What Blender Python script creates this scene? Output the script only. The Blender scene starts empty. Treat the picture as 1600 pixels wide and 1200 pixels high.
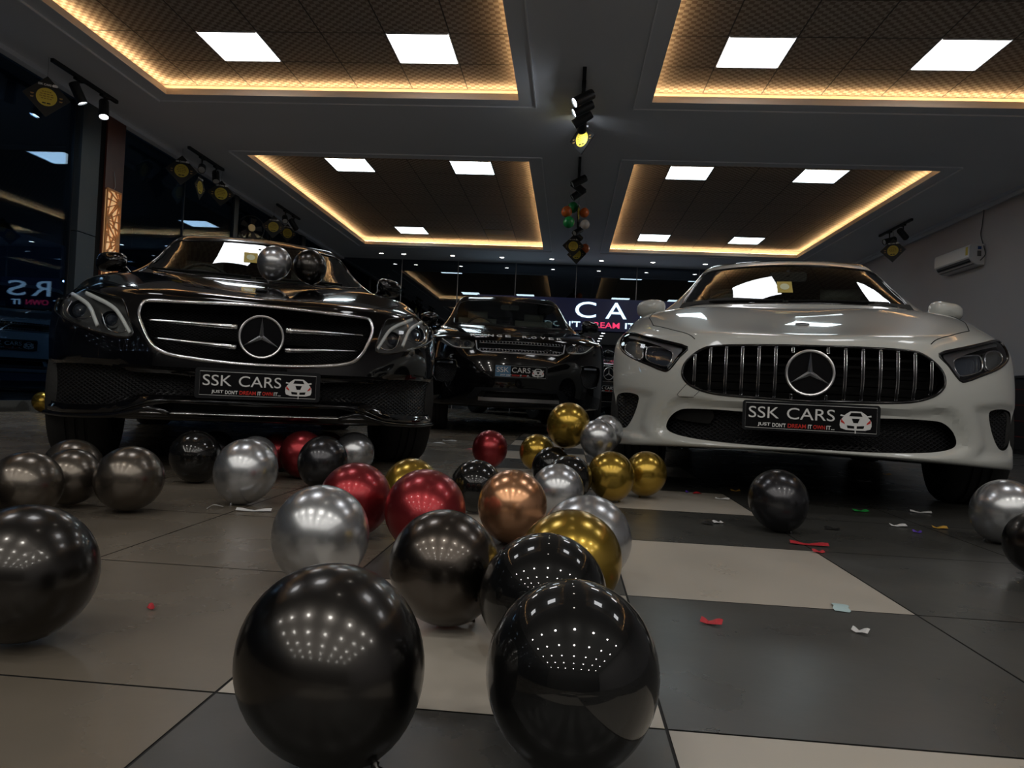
import bpy, bmesh, math, random
import numpy as np
from math import sin, cos, pi, radians, sqrt
from mathutils import Vector, Matrix
from mathutils.bvhtree import BVHTree
from mathutils.geometry import delaunay_2d_cdt

S = bpy.context.scene
COL = S.collection
random.seed(7)

# ------------------------------------------------------------------ camera, world, exposure
CAM_H = 0.415
cd = bpy.data.cameras.new('camera')
cd.sensor_fit = 'HORIZONTAL'; cd.sensor_width = 36.0; cd.lens = 36.0 * 1136.33 / 1600.0
cd.clip_start = 0.02; cd.clip_end = 200
cam = bpy.data.objects.new('camera', cd); COL.objects.link(cam)
F_ = Vector((-0.07648813, 0.9969794, 0.0134778)); R_ = Vector((0.99597457, 0.07576347, 0.04790154)); U_ = R_.cross(F_)
cam.matrix_world = Matrix(((R_.x, U_.x, -F_.x, 0), (R_.y, U_.y, -F_.y, 0), (R_.z, U_.z, -F_.z, CAM_H), (0, 0, 0, 1)))
S.camera = cam
W = bpy.data.worlds.new('night'); S.world = W; W.use_nodes = True
W.node_tree.nodes['Background'].inputs[0].default_value = (0.02, 0.035, 0.07, 1)
W.node_tree.nodes['Background'].inputs[1].default_value = 0.12
S.view_settings.view_transform = 'Standard'; S.view_settings.look = 'None'
S.view_settings.exposure = 0.0; S.view_settings.gamma = 1.0; S.view_settings.use_curve_mapping = False

PANEL_L = 7.5      # ceiling panels
COVE_L = 34.0      # warm strips hidden on the tray ledges
SPOT_W = 90.0      # track lamps

# ------------------------------------------------------------------ materials
MATS = {}
def mat(name, col=(.5, .5, .5), rough=.5, metal=0., coat=0., spec=.5, emit=None, es=1., bump=0., bscale=40., var=0., vscale=6., rvar=0., coat_r=.03):
    if name in MATS: return MATS[name]
    m = bpy.data.materials.new(name); m.use_nodes = True; MATS[name] = m
    nt = m.node_tree; b = nt.nodes['Principled BSDF']
    b.inputs['Base Color'].default_value = (*col, 1); b.inputs['Roughness'].default_value = rough
    b.inputs['Metallic'].default_value = metal; b.inputs['Coat Weight'].default_value = coat
    b.inputs['Coat Roughness'].default_value = coat_r; b.inputs['Specular IOR Level'].default_value = spec
    if emit: b.inputs['Emission Color'].default_value = (*emit, 1); b.inputs['Emission Strength'].default_value = es
    if bump or var or rvar:
        tc = nt.nodes.new('ShaderNodeTexCoord')
        if bump:
            n = nt.nodes.new('ShaderNodeTexNoise'); n.inputs['Scale'].default_value = bscale; n.inputs['Detail'].default_value = 4
            bp = nt.nodes.new('ShaderNodeBump'); bp.inputs['Strength'].default_value = bump; bp.inputs['Distance'].default_value = .01
            nt.links.new(tc.outputs['Object'], n.inputs['Vector']); nt.links.new(n.outputs['Fac'], bp.inputs['Height']); nt.links.new(bp.outputs[0], b.inputs['Normal'])
        if var or rvar:
            n = nt.nodes.new('ShaderNodeTexNoise'); n.inputs['Scale'].default_value = vscale; n.inputs['Detail'].default_value = 6
            nt.links.new(tc.outputs['Object'], n.inputs['Vector'])
            if var:
                r = nt.nodes.new('ShaderNodeMapRange'); r.inputs['To Min'].default_value = 1 - var; r.inputs['To Max'].default_value = 1 + var
                mx = nt.nodes.new('ShaderNodeVectorMath'); mx.operation = 'SCALE'; mx.inputs[0].default_value = col
                nt.links.new(n.outputs['Fac'], r.inputs['Value']); nt.links.new(r.outputs[0], mx.inputs['Scale']); nt.links.new(mx.outputs[0], b.inputs['Base Color'])
            if rvar:
                r = nt.nodes.new('ShaderNodeMapRange'); r.inputs['From Min'].default_value = .3; r.inputs['From Max'].default_value = .7
                r.inputs['To Min'].default_value = max(.02, rough - rvar); r.inputs['To Max'].default_value = rough + rvar
                nt.links.new(n.outputs['Fac'], r.inputs['Value']); nt.links.new(r.outputs[0], b.inputs['Roughness'])
    return m

def glass_mat(name, tint, f0=.04, base=.05, refl=1., rough=0.0, gcol=(.95, .97, 1)):
    """thin glass: fresnel mirror over a tinted see-through pane"""
    m = bpy.data.materials.new(name); m.use_nodes = True; MATS[name] = m; nt = m.node_tree; nt.nodes.clear()
    o = nt.nodes.new('ShaderNodeOutputMaterial'); mx = nt.nodes.new('ShaderNodeMixShader')
    t = nt.nodes.new('ShaderNodeBsdfTransparent'); t.inputs[0].default_value = (*tint, 1)
    g = nt.nodes.new('ShaderNodeBsdfGlossy'); g.inputs['Roughness'].default_value = rough; g.inputs[0].default_value = (*gcol, 1)
    lw = nt.nodes.new('ShaderNodeLayerWeight'); lw.inputs['Blend'].default_value = .25
    mr = nt.nodes.new('ShaderNodeMapRange'); mr.inputs['To Min'].default_value = base; mr.inputs['To Max'].default_value = refl
    nt.links.new(lw.outputs['Fresnel'], mr.inputs['Value']); nt.links.new(mr.outputs[0], mx.inputs[0])
    nt.links.new(t.outputs[0], mx.inputs[1]); nt.links.new(g.outputs[0], mx.inputs[2]); nt.links.new(mx.outputs[0], o.inputs[0])
    return m

def mesh_mat(name, scale, axes=(0, 2), lo=(.001, .001, .001), hi=(.022, .022, .025)):
    """diamond wire mesh, pattern in object space"""
    m = bpy.data.materials.new(name); m.use_nodes = True; MATS[name] = m; nt = m.node_tree; b = nt.nodes['Principled BSDF']
    tc = nt.nodes.new('ShaderNodeTexCoord'); sp = nt.nodes.new('ShaderNodeSeparateXYZ'); nt.links.new(tc.outputs['Object'], sp.inputs[0])
    def math_(op, a, c=None):
        n = nt.nodes.new('ShaderNodeMath'); n.operation = op
        for i, v in enumerate((a, c)):
            if v is None: continue
            if isinstance(v, (int, float)): n.inputs[i].default_value = v
            else: nt.links.new(v, n.inputs[i])
        return n.outputs[0]
    x = math_('MULTIPLY', sp.outputs[axes[0]], scale * .62); z = math_('MULTIPLY', sp.outputs[axes[1]], scale)
    s1 = math_('ABSOLUTE', math_('SINE', math_('ADD', x, z))); s2 = math_('ABSOLUTE', math_('SINE', math_('SUBTRACT', x, z)))
    mn = math_('MINIMUM', s1, s2); f = math_('LESS_THAN', mn, .38)
    mx = nt.nodes.new('ShaderNodeMix'); mx.data_type = 'RGBA'; mx.inputs[6].default_value = (*lo, 1); mx.inputs[7].default_value = (*hi, 1)
    nt.links.new(f, mx.inputs[0]); nt.links.new(mx.outputs[2], b.inputs['Base Color'])
    b.inputs['Roughness'].default_value = .4; b.inputs['Specular IOR Level'].default_value = .25
    bp = nt.nodes.new('ShaderNodeBump'); bp.inputs['Strength'].default_value = 1; bp.inputs['Distance'].default_value = .004; bp.invert = True
    nt.links.new(mn, bp.inputs['Height']); nt.links.new(bp.outputs[0], b.inputs['Normal'])
    return m

def checker_mat(name, c1, c2, scale):
    m = bpy.data.materials.new(name); m.use_nodes = True; MATS[name] = m; nt = m.node_tree; b = nt.nodes['Principled BSDF']
    tc = nt.nodes.new('ShaderNodeTexCoord'); mp = nt.nodes.new('ShaderNodeMapping'); mp.inputs['Scale'].default_value = (scale, scale, .001)
    ck = nt.nodes.new('ShaderNodeTexChecker'); ck.inputs['Scale'].default_value = 1; ck.inputs[1].default_value = (*c1, 1); ck.inputs[2].default_value = (*c2, 1)
    nt.links.new(tc.outputs['Object'], mp.inputs[0]); nt.links.new(mp.outputs[0], ck.inputs[0]); nt.links.new(ck.outputs[0], b.inputs['Base Color'])
    b.inputs['Roughness'].default_value = .8
    return m

mat('black_paint', (.0025, .0025, .003), .12, spec=.2, coat=1, coat_r=.02)
mat('white_paint', (.54, .55, .52), .3, coat=1, coat_r=.03)
mat('dull_white_paint', (.5, .53, .55), .3, coat=.6)
mat('black_plastic', (.006, .006, .006), .5, spec=.25)
mat('gloss_black', (.004, .004, .005), .12, spec=.6)
mat('matte_black', (.004, .004, .004), .75, spec=.15)
mat('rubber', (.008, .008, .008), .7, bump=.2, bscale=60)
mat('alloy', (.35, .35, .37), .3, metal=1)
mat('chrome', (.82, .82, .84), .17, metal=1)
mat('star_metal', (.85, .85, .87), .3, metal=1)
mat('satin_silver', (.42, .42, .44), .32, metal=1)
mat('lamp_housing', (.17, .17, .165), .35, metal=.6)
mat('light_guide', (.85, .86, .84), .25, coat=.5)
mat('reflector', (.6, .62, .66), .12, metal=1)
mat('projector_lens', (.05, .06, .08), .05, coat=1, metal=.2)
mat('seat_fabric', (.34, .34, .31), .8)
mat('dash', (.02, .02, .02), .6)
mat('plate_black', (.004, .004, .005), .4, spec=.12)
mat('plate_frame', (.006, .007, .009), .4, spec=.25)
mat('letter_silver', (.75, .75, .75), .4)
mat('letter_white', (.8, .8, .8), .5)
mat('letter_red', (.6, .02, .01), .4)
mat('yellow_sticker', (.55, .42, .05), .6)
mat('pale_sticker', (.75, .78, .5), .6)
mat('floor_brown', (.150, .127, .100), .27, var=.2, vscale=3.0, rvar=.06, bump=.03, bscale=25)
mat('floor_dark', (.054, .053, .049), .30, var=.22, vscale=3.5, rvar=.06, bump=.03, bscale=25)
mat('floor_light', (.43, .39, .335), .33, var=.08, vscale=4, rvar=.06)
mat('grout', (.012, .012, .012), .8)
mat('ceiling_paint', (.74, .75, .80), .75, var=.05, vscale=1.2)
mat('bead_paint', (.88, .88, .92), .5)
mat('cove_paint', (.75, .62, .50), .6)
mat('t_bar', (.06, .05, .045), .6)
checker_mat('ceiling_tile', (.46, .39, .33), (.24, .185, .145), 1 / .045)
mat('wall_paint', (.38, .37, .39), .8, var=.08, vscale=1.0, bump=.05, bscale=80)
mat('rear_wall', (.05, .05, .055), .8, var=.1)
mat('dark_metal', (.015, .015, .017), .4)
mat('grey_column', (.032, .042, .05), .45, var=.1)
mat('dark_wood', (.09, .025, .014), .4, var=.35, vscale=9)
mat('lattice_wood', (.55, .25, .09), .5, emit=(1, .42, .12), es=.03)  # backlight on the wood bars put in as a faint warm glow
mat('lattice_glow', (.9, .7, .45), .6, emit=(1, .58, .25), es=.45)
mat('panel_glow', (.9, .9, .9), .5, emit=(.97, .98, 1.0), es=PANEL_L)
mat('panel_glow_cool', (.9, .9, .9), .5, emit=(.80, .95, 1.0), es=PANEL_L)
mat('panel_frame', (.7, .7, .72), .5)
mat('dead_panel', (.30, .19, .06), .6)
mat('downlight_glow', (.9, .9, .9), .5, emit=(1, .93, .82), es=25)
mat('downlight_bright', (.9, .9, .9), .5, emit=(1, .96, .88), es=125)
mat('lamp_glow', (.9, .9, .9), .5, emit=(.85, .93, 1.0), es=30)
mat('lamp_off', (.5, .5, .5), .3)
mat('lamp_body', (.008, .009, .01), .45)
mat('strip_glow', (.9, .8, .6), .5, emit=(1, .76, .42), es=COVE_L)
mat('neon_white', (.8, .9, 1), .5, emit=(.62, .85, 1.0), es=1.6)
mat('neon_red', (.8, .1, .2), .5, emit=(1, .05, .16), es=.9)
mat('sign_board', (.012, .015, .05), .3, emit=(.01, .018, .09), es=.12)  # blue glow around the letters put into the board as weak emission
mat('placard', (.006, .006, .006), .5)
mat('placard_yellow', (.62, .47, .05), .5)
mat('placard_text', (.25, .14, .02), .6)
mat('placard_bronze', (.35, .2, .06), .4)
mat('ac_white', (.62, .63, .66), .35)
mat('ac_dark', (.10, .10, .11), .5)
mat('ac_blue', (.02, .07, .25), .5)
mat('cable', (.01, .01, .01), .5)
mat('fan_black', (.02, .016, .014), .45)
mat('brass', (.5, .38, .2), .4, metal=.6)
mat('pavement', (.03, .032, .036), .7, var=.2)
mat('counter_black', (.008, .006, .006), .35)
mat('counter_red', (.16, .01, .01), .4)
mat('string', (.4, .4, .4), .7)
glass_mat('window_glass', (.45, .55, .65), base=.04, refl=.18, gcol=(.6, .72, .85))
glass_mat('back_glass', (.10, .14, .22), base=.14, refl=.8, gcol=(.75, .85, .95))
glass_mat('windscreen_glass', (.78, .84, .80), base=.07, refl=.9)
glass_mat('lens_glass', (.95, .97, .98), base=.035, refl=.55)
mesh_mat('wire_mesh', 190.); mesh_mat('fine_mesh', 260.)
def balloon_mat(name, col, rough=.24, metal=.85, coat=.25):
    return mat(name, col, rough, metal=metal, coat=coat, coat_r=.08)
mat('balloon_black', (.050, .046, .043), .28, metal=1., coat=.5, coat_r=.11)
mat('balloon_gloss_black', (.004, .004, .004), .3, spec=.1, coat=1, coat_r=.008)
balloon_mat('balloon_bronze', (.15, .13, .11), .27, .9)
balloon_mat('balloon_charcoal', (.055, .055, .06), .25, .9)
balloon_mat('balloon_silver', (.50, .51, .53), .27, .9)
balloon_mat('balloon_gold', (.43, .28, .045), .24, .9)
balloon_mat('balloon_red', (.30, .03, .036), .30, .85)
balloon_mat('balloon_rose', (.62, .32, .17), .24, .9)
balloon_mat('balloon_orange', (.62, .12, .015), .4, 0)
balloon_mat('balloon_green', (.01, .30, .07), .4, 0)
balloon_mat('balloon_pale', (.6, .5, .45), .4, 0)

# ------------------------------------------------------------------ mesh helpers
class MB:
    def __init__(s): s.v = []; s.f = []; s.m = []
    def add(s, vs, fs, mi=0):
        o = len(s.v); s.v += [tuple(v) for v in vs]; s.f += [tuple(i + o for i in f) for f in fs]; s.m += [mi] * len(fs); return s
    def box(s, a, b, mi=0):
        x0, y0, z0 = a; x1, y1, z1 = b
        return s.add([(x0, y0, z0), (x1, y0, z0), (x1, y1, z0), (x0, y1, z0), (x0, y0, z1), (x1, y0, z1), (x1, y1, z1), (x0, y1, z1)],
                     [(0, 3, 2, 1), (4, 5, 6, 7), (0, 1, 5, 4), (1, 2, 6, 5), (2, 3, 7, 6), (3, 0, 4, 7)], mi)
    def rbox(s, a, b, r, mi=0, seg=4):
        """box with corners rounded in the XZ outline, chamfer free, extruded along y"""
        x0, y0, z0 = a; x1, y1, z1 = b; pts = []
        for cx, cz, a0 in ((x1 - r, z1 - r, 0), (x0 + r, z1 - r, 90), (x0 + r, z0 + r, 180), (x1 - r, z0 + r, 270)):
            for k in range(seg + 1):
                t = radians(a0 + 90 * k / seg); pts.append((cx + r * cos(t), cz + r * sin(t)))
        return s.prism(pts, y0, y1, mi)
    def prism(s, pts, y0, y1, mi=0):
        n = len(pts)
        vs = [(x, y0, z) for x, z in pts] + [(x, y1, z) for x, z in pts]
        fs = [tuple(range(n)), tuple(range(2 * n - 1, n - 1, -1))] + [(i, i + n, (i + 1) % n + n, (i + 1) % n) for i in range(n)]
        return s.add(vs, fs, mi)
    def tube(s, path, r, seg=8, closed=False, mi=0, flat=1.0, up=None):
        P = [Vector(p) for p in path]; n = len(P); rs = r if isinstance(r, (list, tuple)) else [r] * n
        N = None; vs = []
        for i, p in enumerate(P):
            t = (P[(i + 1) % n] - P[i - 1]) if closed else (P[min(i + 1, n - 1)] - P[max(i - 1, 0)])
            t.normalize()
            if N is None: N = t.orthogonal() if up is None else (Vector(up) - Vector(up).dot(t) * t)
            N = (N - N.dot(t) * t)
            if N.length < 1e-6: N = t.orthogonal()
            N.normalize(); B = t.cross(N)
            for k in range(seg):
                a = 2 * pi * k / seg; vs.append(p + rs[i] * (cos(a) * N + flat * sin(a) * B))
        fs = []
        for i in range(n if closed else n - 1):
            j = (i + 1) % n
            for k in range(seg):
                l = (k + 1) % seg; fs.append((i * seg + k, i * seg + l, j * seg + l, j * seg + k))
        if not closed: fs += [tuple(range(seg - 1, -1, -1)), tuple(range((n - 1) * seg, n * seg))]
        return s.add(vs, fs, mi)
    def lathe(s, prof, axis=Vector((0, 0, 1)), org=Vector((0, 0, 0)), seg=24, mi=0):
        """prof: (radius, height along axis)"""
        axis = Vector(axis).normalized(); A = axis.orthogonal().normalized(); B = axis.cross(A); org = Vector(org)
        vs = []; n = len(prof)
        for r, h in prof:
            for k in range(seg):
                a = 2 * pi * k / seg; vs.append(org + axis * h + max(r, 1e-5) * (cos(a) * A + sin(a) * B))
        fs = [(i * seg + k, i * seg + (k + 1) % seg, (i + 1) * seg + (k + 1) % seg, (i + 1) * seg + k) for i in range(n - 1) for k in range(seg)]
        return s.add(vs, fs, mi)
    def build(s, name, mats, parent=None, smooth=False, angle=None, props=None, loc=None, rot=None):
        me = bpy.data.meshes.new(name); me.from_pydata(s.v, [], s.f)
        mats = mats if isinstance(mats, (list, tuple)) else [mats]
        for m in mats: me.materials.append(MATS[m])
        if len(mats) > 1: me.polygons.foreach_set('material_index', s.m)
        me.update()
        bm = bmesh.new(); bm.from_mesh(me); bmesh.ops.recalc_face_normals(bm, faces=bm.faces); bm.to_mesh(me); bm.free()
        if smooth or angle:
            me.shade_smooth()
            if angle: me.set_sharp_from_angle(angle=radians(angle))
        o = bpy.data.objects.new(name, me); COL.objects.link(o)
        if parent: o.parent = parent
        if loc: o.location = loc
        if rot: o.rotation_euler = rot
        return o

def thing(name, label, cat, loc=(0, 0, 0), rz=0., group=None):
    o = bpy.data.objects.new(name, None); COL.objects.link(o); o.location = loc; o.rotation_euler = (0, 0, rz)
    o.empty_display_size = .1
    return tag(o, label, cat, group)
def tag(o, label, cat, group=None):
    o['label'] = label; o['category'] = cat
    if group: o['group'] = group
    return o
def struct(o): o['kind'] = 'structure'; return o

def text_mesh(txt, x0, x1, z0, z1, y, depth=.001, bold=0., shear=0.):
    """letters fitted to a box in the XZ plane facing -y; returns verts, faces"""
    c = bpy.data.curves.new('t', 'FONT'); c.body = txt; c.size = 1; c.offset = bold; c.extrude = .02; c.shear = shear; c.resolution_u = 4
    o = bpy.data.objects.new('t', c); COL.objects.link(o)
    dg = bpy.context.evaluated_depsgraph_get(); me = bpy.data.meshes.new_from_object(o.evaluated_get(dg))
    V = np.array([v.co[:] for v in me.vertices]); fs = [tuple(p.vertices) for p in me.polygons]
    bpy.data.objects.remove(o); bpy.data.curves.remove(c); bpy.data.meshes.remove(me)
    mn, mx = V.min(0), V.max(0); sc = (V - mn) / np.maximum(mx - mn, 1e-9)
    vs = [(x0 + (x1 - x0) * a, y - depth * c_, z0 + (z1 - z0) * b) for a, b, c_ in sc]
    return vs, fs

def smooth_loop(pts, n=6, closed=True):
    P = [np.array(p, float) for p in pts]; m = len(P); out = []
    for i in range(m if closed else m - 1):
        if closed: a, b, c, d = P[i - 1], P[i], P[(i + 1) % m], P[(i + 2) % m]
        else: a, b, c, d = P[max(i - 1, 0)], P[i], P[i + 1], P[min(i + 2, m - 1)]
        for k in range(n):
            t = k / n; out.append(tuple(.5 * (2 * b + (c - a) * t + (2 * a - 5 * b + 4 * c - d) * t * t + (3 * b - a - 3 * c + d) * t ** 3)))
    if not closed: out.append(tuple(P[-1]))
    return out
def mirror_loop(half):
    """closed outline from its x>=0 half, listed from the bottom centre round to the top centre"""
    return list(half) + [(-x, z) for x, z in reversed(half) if x > 1e-6]
def flip(pts): return [(-x, z) for x, z in pts]
def inside(p, poly):
    x, y = p; c = False; j = len(poly) - 1
    for i in range(len(poly)):
        xi, yi = poly[i]; xj, yj = poly[j]
        if (yi > y) != (yj > y) and x < (xj - xi) * (y - yi) / (yj - yi) + xi: c = not c
        j = i
    return c
def seg_dist(p, poly):
    P = np.array(poly); Q = np.roll(P, -1, 0); d = Q - P; w = np.array(p) - P
    t = np.clip((w * d).sum(1) / np.maximum((d * d).sum(1), 1e-12), 0, 1)
    return float(np.sqrt(((w - t[:, None] * d) ** 2).sum(1)).min())
def densify(poly, step=.012, closed=True):
    out = []; n = len(poly)
    for i in range(n if closed else n - 1):
        a, b = Vector(poly[i]), Vector(poly[(i + 1) % n]); k = max(1, int(math.ceil((b - a).length / step)))
        for q in range(k): out.append(tuple(a.lerp(b, q / k)))
    if not closed: out.append(tuple(poly[-1]))
    return out
def tri_patch(poly, step=.02):
    """2D triangulation of an outline with inner grid points: verts, faces, number of rim verts"""
    B = densify(poly, step * .6); xs = [p[0] for p in B]; ys = [p[1] for p in B]
    I = []
    x = min(xs) + step / 2
    while x < max(xs):
        y = min(ys) + step / 2
        while y < max(ys):
            if inside((x, y), B) and seg_dist((x, y), B) > step * .45: I.append((x, y))
            y += step
        x += step
    n = len(B)
    r = delaunay_2d_cdt([Vector(p) for p in B + I], [(i, (i + 1) % n) for i in range(n)], [], 1, 1e-6)
    V = [tuple(v) for v in r[0]]; om = {o: i for i, src in enumerate(r[3]) for o in src}
    return V, [tuple(f) for f in r[2]], [om[i] for i in range(n)]

# ------------------------------------------------------------------ car body
def bs_eval(C, nu, nv):
    """uniform cubic B-spline surface, rows open, columns mirrored in x at column 0"""
    def pad(C):
        top = 2 * C[:1] - C[1:2]; bot = 2 * C[-1:] - C[-2:-1]; A = np.concatenate([top, C, bot], 0)
        l = A[:, 1:2].copy(); l[..., 0] *= -1; r = 2 * A[:, -1:] - A[:, -2:-1]
        return np.concatenate([l, A, r], 1)
    def basis(n, k):
        out = np.zeros(((n - 1) * k + 1, n + 2))
        for i in range((n - 1) * k + 1):
            s = min(i // k, n - 2); t = i / k - s
            w = [(1 - t) ** 3, 3 * t ** 3 - 6 * t * t + 4, -3 * t ** 3 + 3 * t * t + 3 * t + 1, t ** 3]
            out[i, s:s + 4] = np.array(w) / 6
        return out
    A = pad(C); return np.einsum('ir,rcx,jc->ijx', basis(C.shape[0], nu), A, basis(C.shape[1], nv))
def fit_surface(T, nu=6, nv=7, it=3):
    C = T.copy()
    for _ in range(it): C = C + .75 * (T - bs_eval(C, 1, 1))
    return bs_eval(C, nu, nv)

def body_rows(Wd, sill, g, fascia, upper, cols=(0, .26, .48, .68, .84, .95)):
    xs = [c * Wd for c in cols]; T = []
    gx, gy = zip(*g)
    for k, (zc, zo, yo, sw) in enumerate(fascia):
        row = [(x, np.interp(x, gx, gy) + yo + sw * (x / Wd) ** 3, zc + (zo - zc) * (x / Wd) ** 2) for x in xs]
        fr = k / (len(fascia) - 1)
        row += [(Wd * .995, gy[-1] + .12 + .06 * fr, zo - max(0, zo - .55) * .6), (Wd * .965, gy[-1] + .13 + .12 * fr, sill + .03 - .02 * fr)]
        T.append(row)
    for r in upper:
        r = [tuple(p) for p in r]
        x5, y5, z5 = r[5]
        r += [(Wd * 1.0, y5 + .03, .35 * z5 + .36), (Wd * .965, y5 + .05, sill)]
        T.append(r)
    return np.array(T, float)

def dent(P, poly, depth, soft):
    """press a region (seen from the front) inwards with a soft rim"""
    P = P.copy(); sh = P.shape; Q = P.reshape(-1, 3); lim = [min(p[0] for p in poly) , max(p[0] for p in poly), min(p[1] for p in poly), max(p[1] for p in poly)]
    for i, (x, y, z) in enumerate(Q):
        if y < 1.0 and lim[0] <= abs(x) <= lim[1] and lim[2] <= z <= lim[3] and inside((abs(x), z), poly):
            d = min(1, seg_dist((abs(x), z), poly) / soft); Q[i, 1] += depth * d * d * (3 - 2 * d)
    return Q.reshape(sh)

class Body:
    def __init__(s, T, dents=(), nu=6, nv=7):
        H = fit_surface(T, nu, nv)
        for d in dents: H = dent(H, *d)
        s.H = H; nr, nc, _ = H.shape
        verts = []; idx = np.zeros((nr, 2 * nc - 1), int)
        for i in range(nr):
            for j in range(-(nc - 1), nc):
                x, y, z = H[i, abs(j)]
                if j == 0: x = 0
                idx[i, j + nc - 1] = len(verts); verts.append((x if j >= 0 else -x, y, z))
        faces = [(idx[i, j], idx[i, j + 1], idx[i + 1, j + 1], idx[i + 1, j]) for i in range(nr - 1) for j in range(2 * nc - 2)]
        s.bvh = BVHTree.FromPolygons([Vector(v) for v in verts], [list(map(int, f)) for f in faces])
        m = 2 * nc - 1
        # underside: strips between the two sills
        under = [tuple(int(idx[0, j]) for j in range(m))]
        for i in range(nr - 1): under.append((int(idx[i, 0]), int(idx[i + 1, 0]), int(idx[i + 1, m - 1]), int(idx[i, m - 1])))
        under.append(tuple(int(idx[nr - 1, j]) for j in range(m)))
        s.verts = verts; s.faces = [tuple(map(int, f)) for f in faces]; s.under = under
    def y(s, x, z):
        h = s.bvh.ray_cast(Vector((x, -2, z)), Vector((0, 1, 0)))
        if h[0] is None:
            for dx in (.004, .01, .02, .03, .05, .08):
                h = s.bvh.ray_cast(Vector((x - math.copysign(dx, x), -2, z)), Vector((0, 1, 0)))
                if h[0] is not None: return h[0].y + dx * 1.5
            return .6
        return h[0].y
    def top(s, x, y):
        h = s.bvh.ray_cast(Vector((x, y, 3)), Vector((0, 0, -1))); return h[0].z if h[0] is not None else 1.
    def cutter(s, poly, front=.2, depth=.06, flat=None, step=.03):
        V, Fc, rim = tri_patch(poly, step); n = len(V); ys = [s.y(x, z) for x, z in V]
        fr = [(x, y - front, z) for (x, z), y in zip(V, ys)]
        bk = [(x, (flat if flat is not None else y + depth), z) for (x, z), y in zip(V, ys)]
        fs = list(Fc) + [tuple(i + n for i in reversed(f)) for f in Fc]
        k = len(rim); fs += [(rim[i], rim[(i + 1) % k], rim[(i + 1) % k] + n, rim[i] + n) for i in range(k)]
        return fr + bk, fs
    def patch(s, mb, poly, off=0., step=.02, mi=0, flat=None):
        V, Fc, rim = tri_patch(poly, step)
        mb.add([(x, (s.y(x, z) if flat is None else flat) + off, z) for x, z in V], Fc, mi)
    def slab(s, mb, poly, off=0., th=.004, step=.02, mi=0):
        V, Fc, rim = tri_patch(poly, step); n = len(V); ys = [s.y(x, z) for x, z in V]
        vs = [(x, y + off, z) for (x, z), y in zip(V, ys)] + [(x, y + off + th, z) for (x, z), y in zip(V, ys)]
        k = len(rim)
        mb.add(vs, list(Fc) + [tuple(i + n for i in reversed(f)) for f in Fc] + [(rim[i], rim[(i + 1) % k], rim[(i + 1) % k] + n, rim[i] + n) for i in range(k)], mi)
    def line(s, mb, pts, r, off=0., closed=False, seg=8, step=.012, mi=0, flat=1.0):
        P = densify(pts, step, closed); path = [(x, s.y(x, z) + off, z) for x, z in P]
        mb.tube(path, r, seg, closed, mi, flat, up=(0, 0, 1))
    def topline(s, mb, pts, r, off=0., mi=0):
        P = densify(pts, .03, False); mb.tube([(x, y, s.top(x, y) + off) for x, y in P], r, 6, False, mi)
    def build(s, cutters, paint, parent, wheels=((.0, .0),), wr=.37, wx=.58, wz=.335, extra=()):
        me = bpy.data.meshes.new('body'); me.from_pydata(s.verts, [], s.faces + s.under)
        me.materials.append(MATS[paint]); me.materials.append(MATS['black_plastic'])
        mi = [0] * len(s.faces) + [1] * len(s.under); me.polygons.foreach_set('material_index', mi)
        bm = bmesh.new(); bm.from_mesh(me); bmesh.ops.recalc_face_normals(bm, faces=bm.faces); bm.to_mesh(me); bm.free()
        o = bpy.data.objects.new('body', me); COL.objects.link(o)
        def as_obj(vs, fs):
            m = bpy.data.meshes.new('c'); m.from_pydata(vs, [], fs); m.materials.append(MATS['black_plastic']); m.materials.append(MATS['black_plastic'])
            m.polygons.foreach_set('material_index', [1] * len(fs))
            b = bmesh.new(); b.from_mesh(m); bmesh.ops.recalc_face_normals(b, faces=b.faces); b.to_mesh(m); b.free()
            c = bpy.data.objects.new('c', m); COL.objects.link(c); return c
        cs = [as_obj(*c) for c in cutters]
        for wy in wheels:
            for sg in (-1, 1):
                a, b, q = sg * wx, sg * 1.3, 40
                ring = [(wy + wr * cos(2 * pi * k / q), wz + wr * sin(2 * pi * k / q)) for k in range(q)]
                cs.append(as_obj([(a, y, z) for y, z in ring] + [(b, y, z) for y, z in ring],
                                 [tuple(range(q)), tuple(range(2 * q - 1, q - 1, -1))] + [(k, k + q, (k + 1) % q + q, (k + 1) % q) for k in range(q)]))
        for c in cs:
            md = o.modifiers.new('b', 'BOOLEAN'); md.operation = 'DIFFERENCE'; md.solver = 'MANIFOLD'; md.object = c; md.material_mode = 'INDEX'
        dg = bpy.context.evaluated_depsgraph_get(); nm = bpy.data.meshes.new_from_object(o.evaluated_get(dg))
        o.modifiers.clear(); o.data = nm; bpy.data.meshes.remove(me)
        for c in cs: m = c.data; bpy.data.objects.remove(c); bpy.data.meshes.remove(m)
        nm.name = 'body'; nm.shade_smooth(); nm.set_sharp_from_angle(angle=radians(32))
        o.parent = parent; return o

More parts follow.
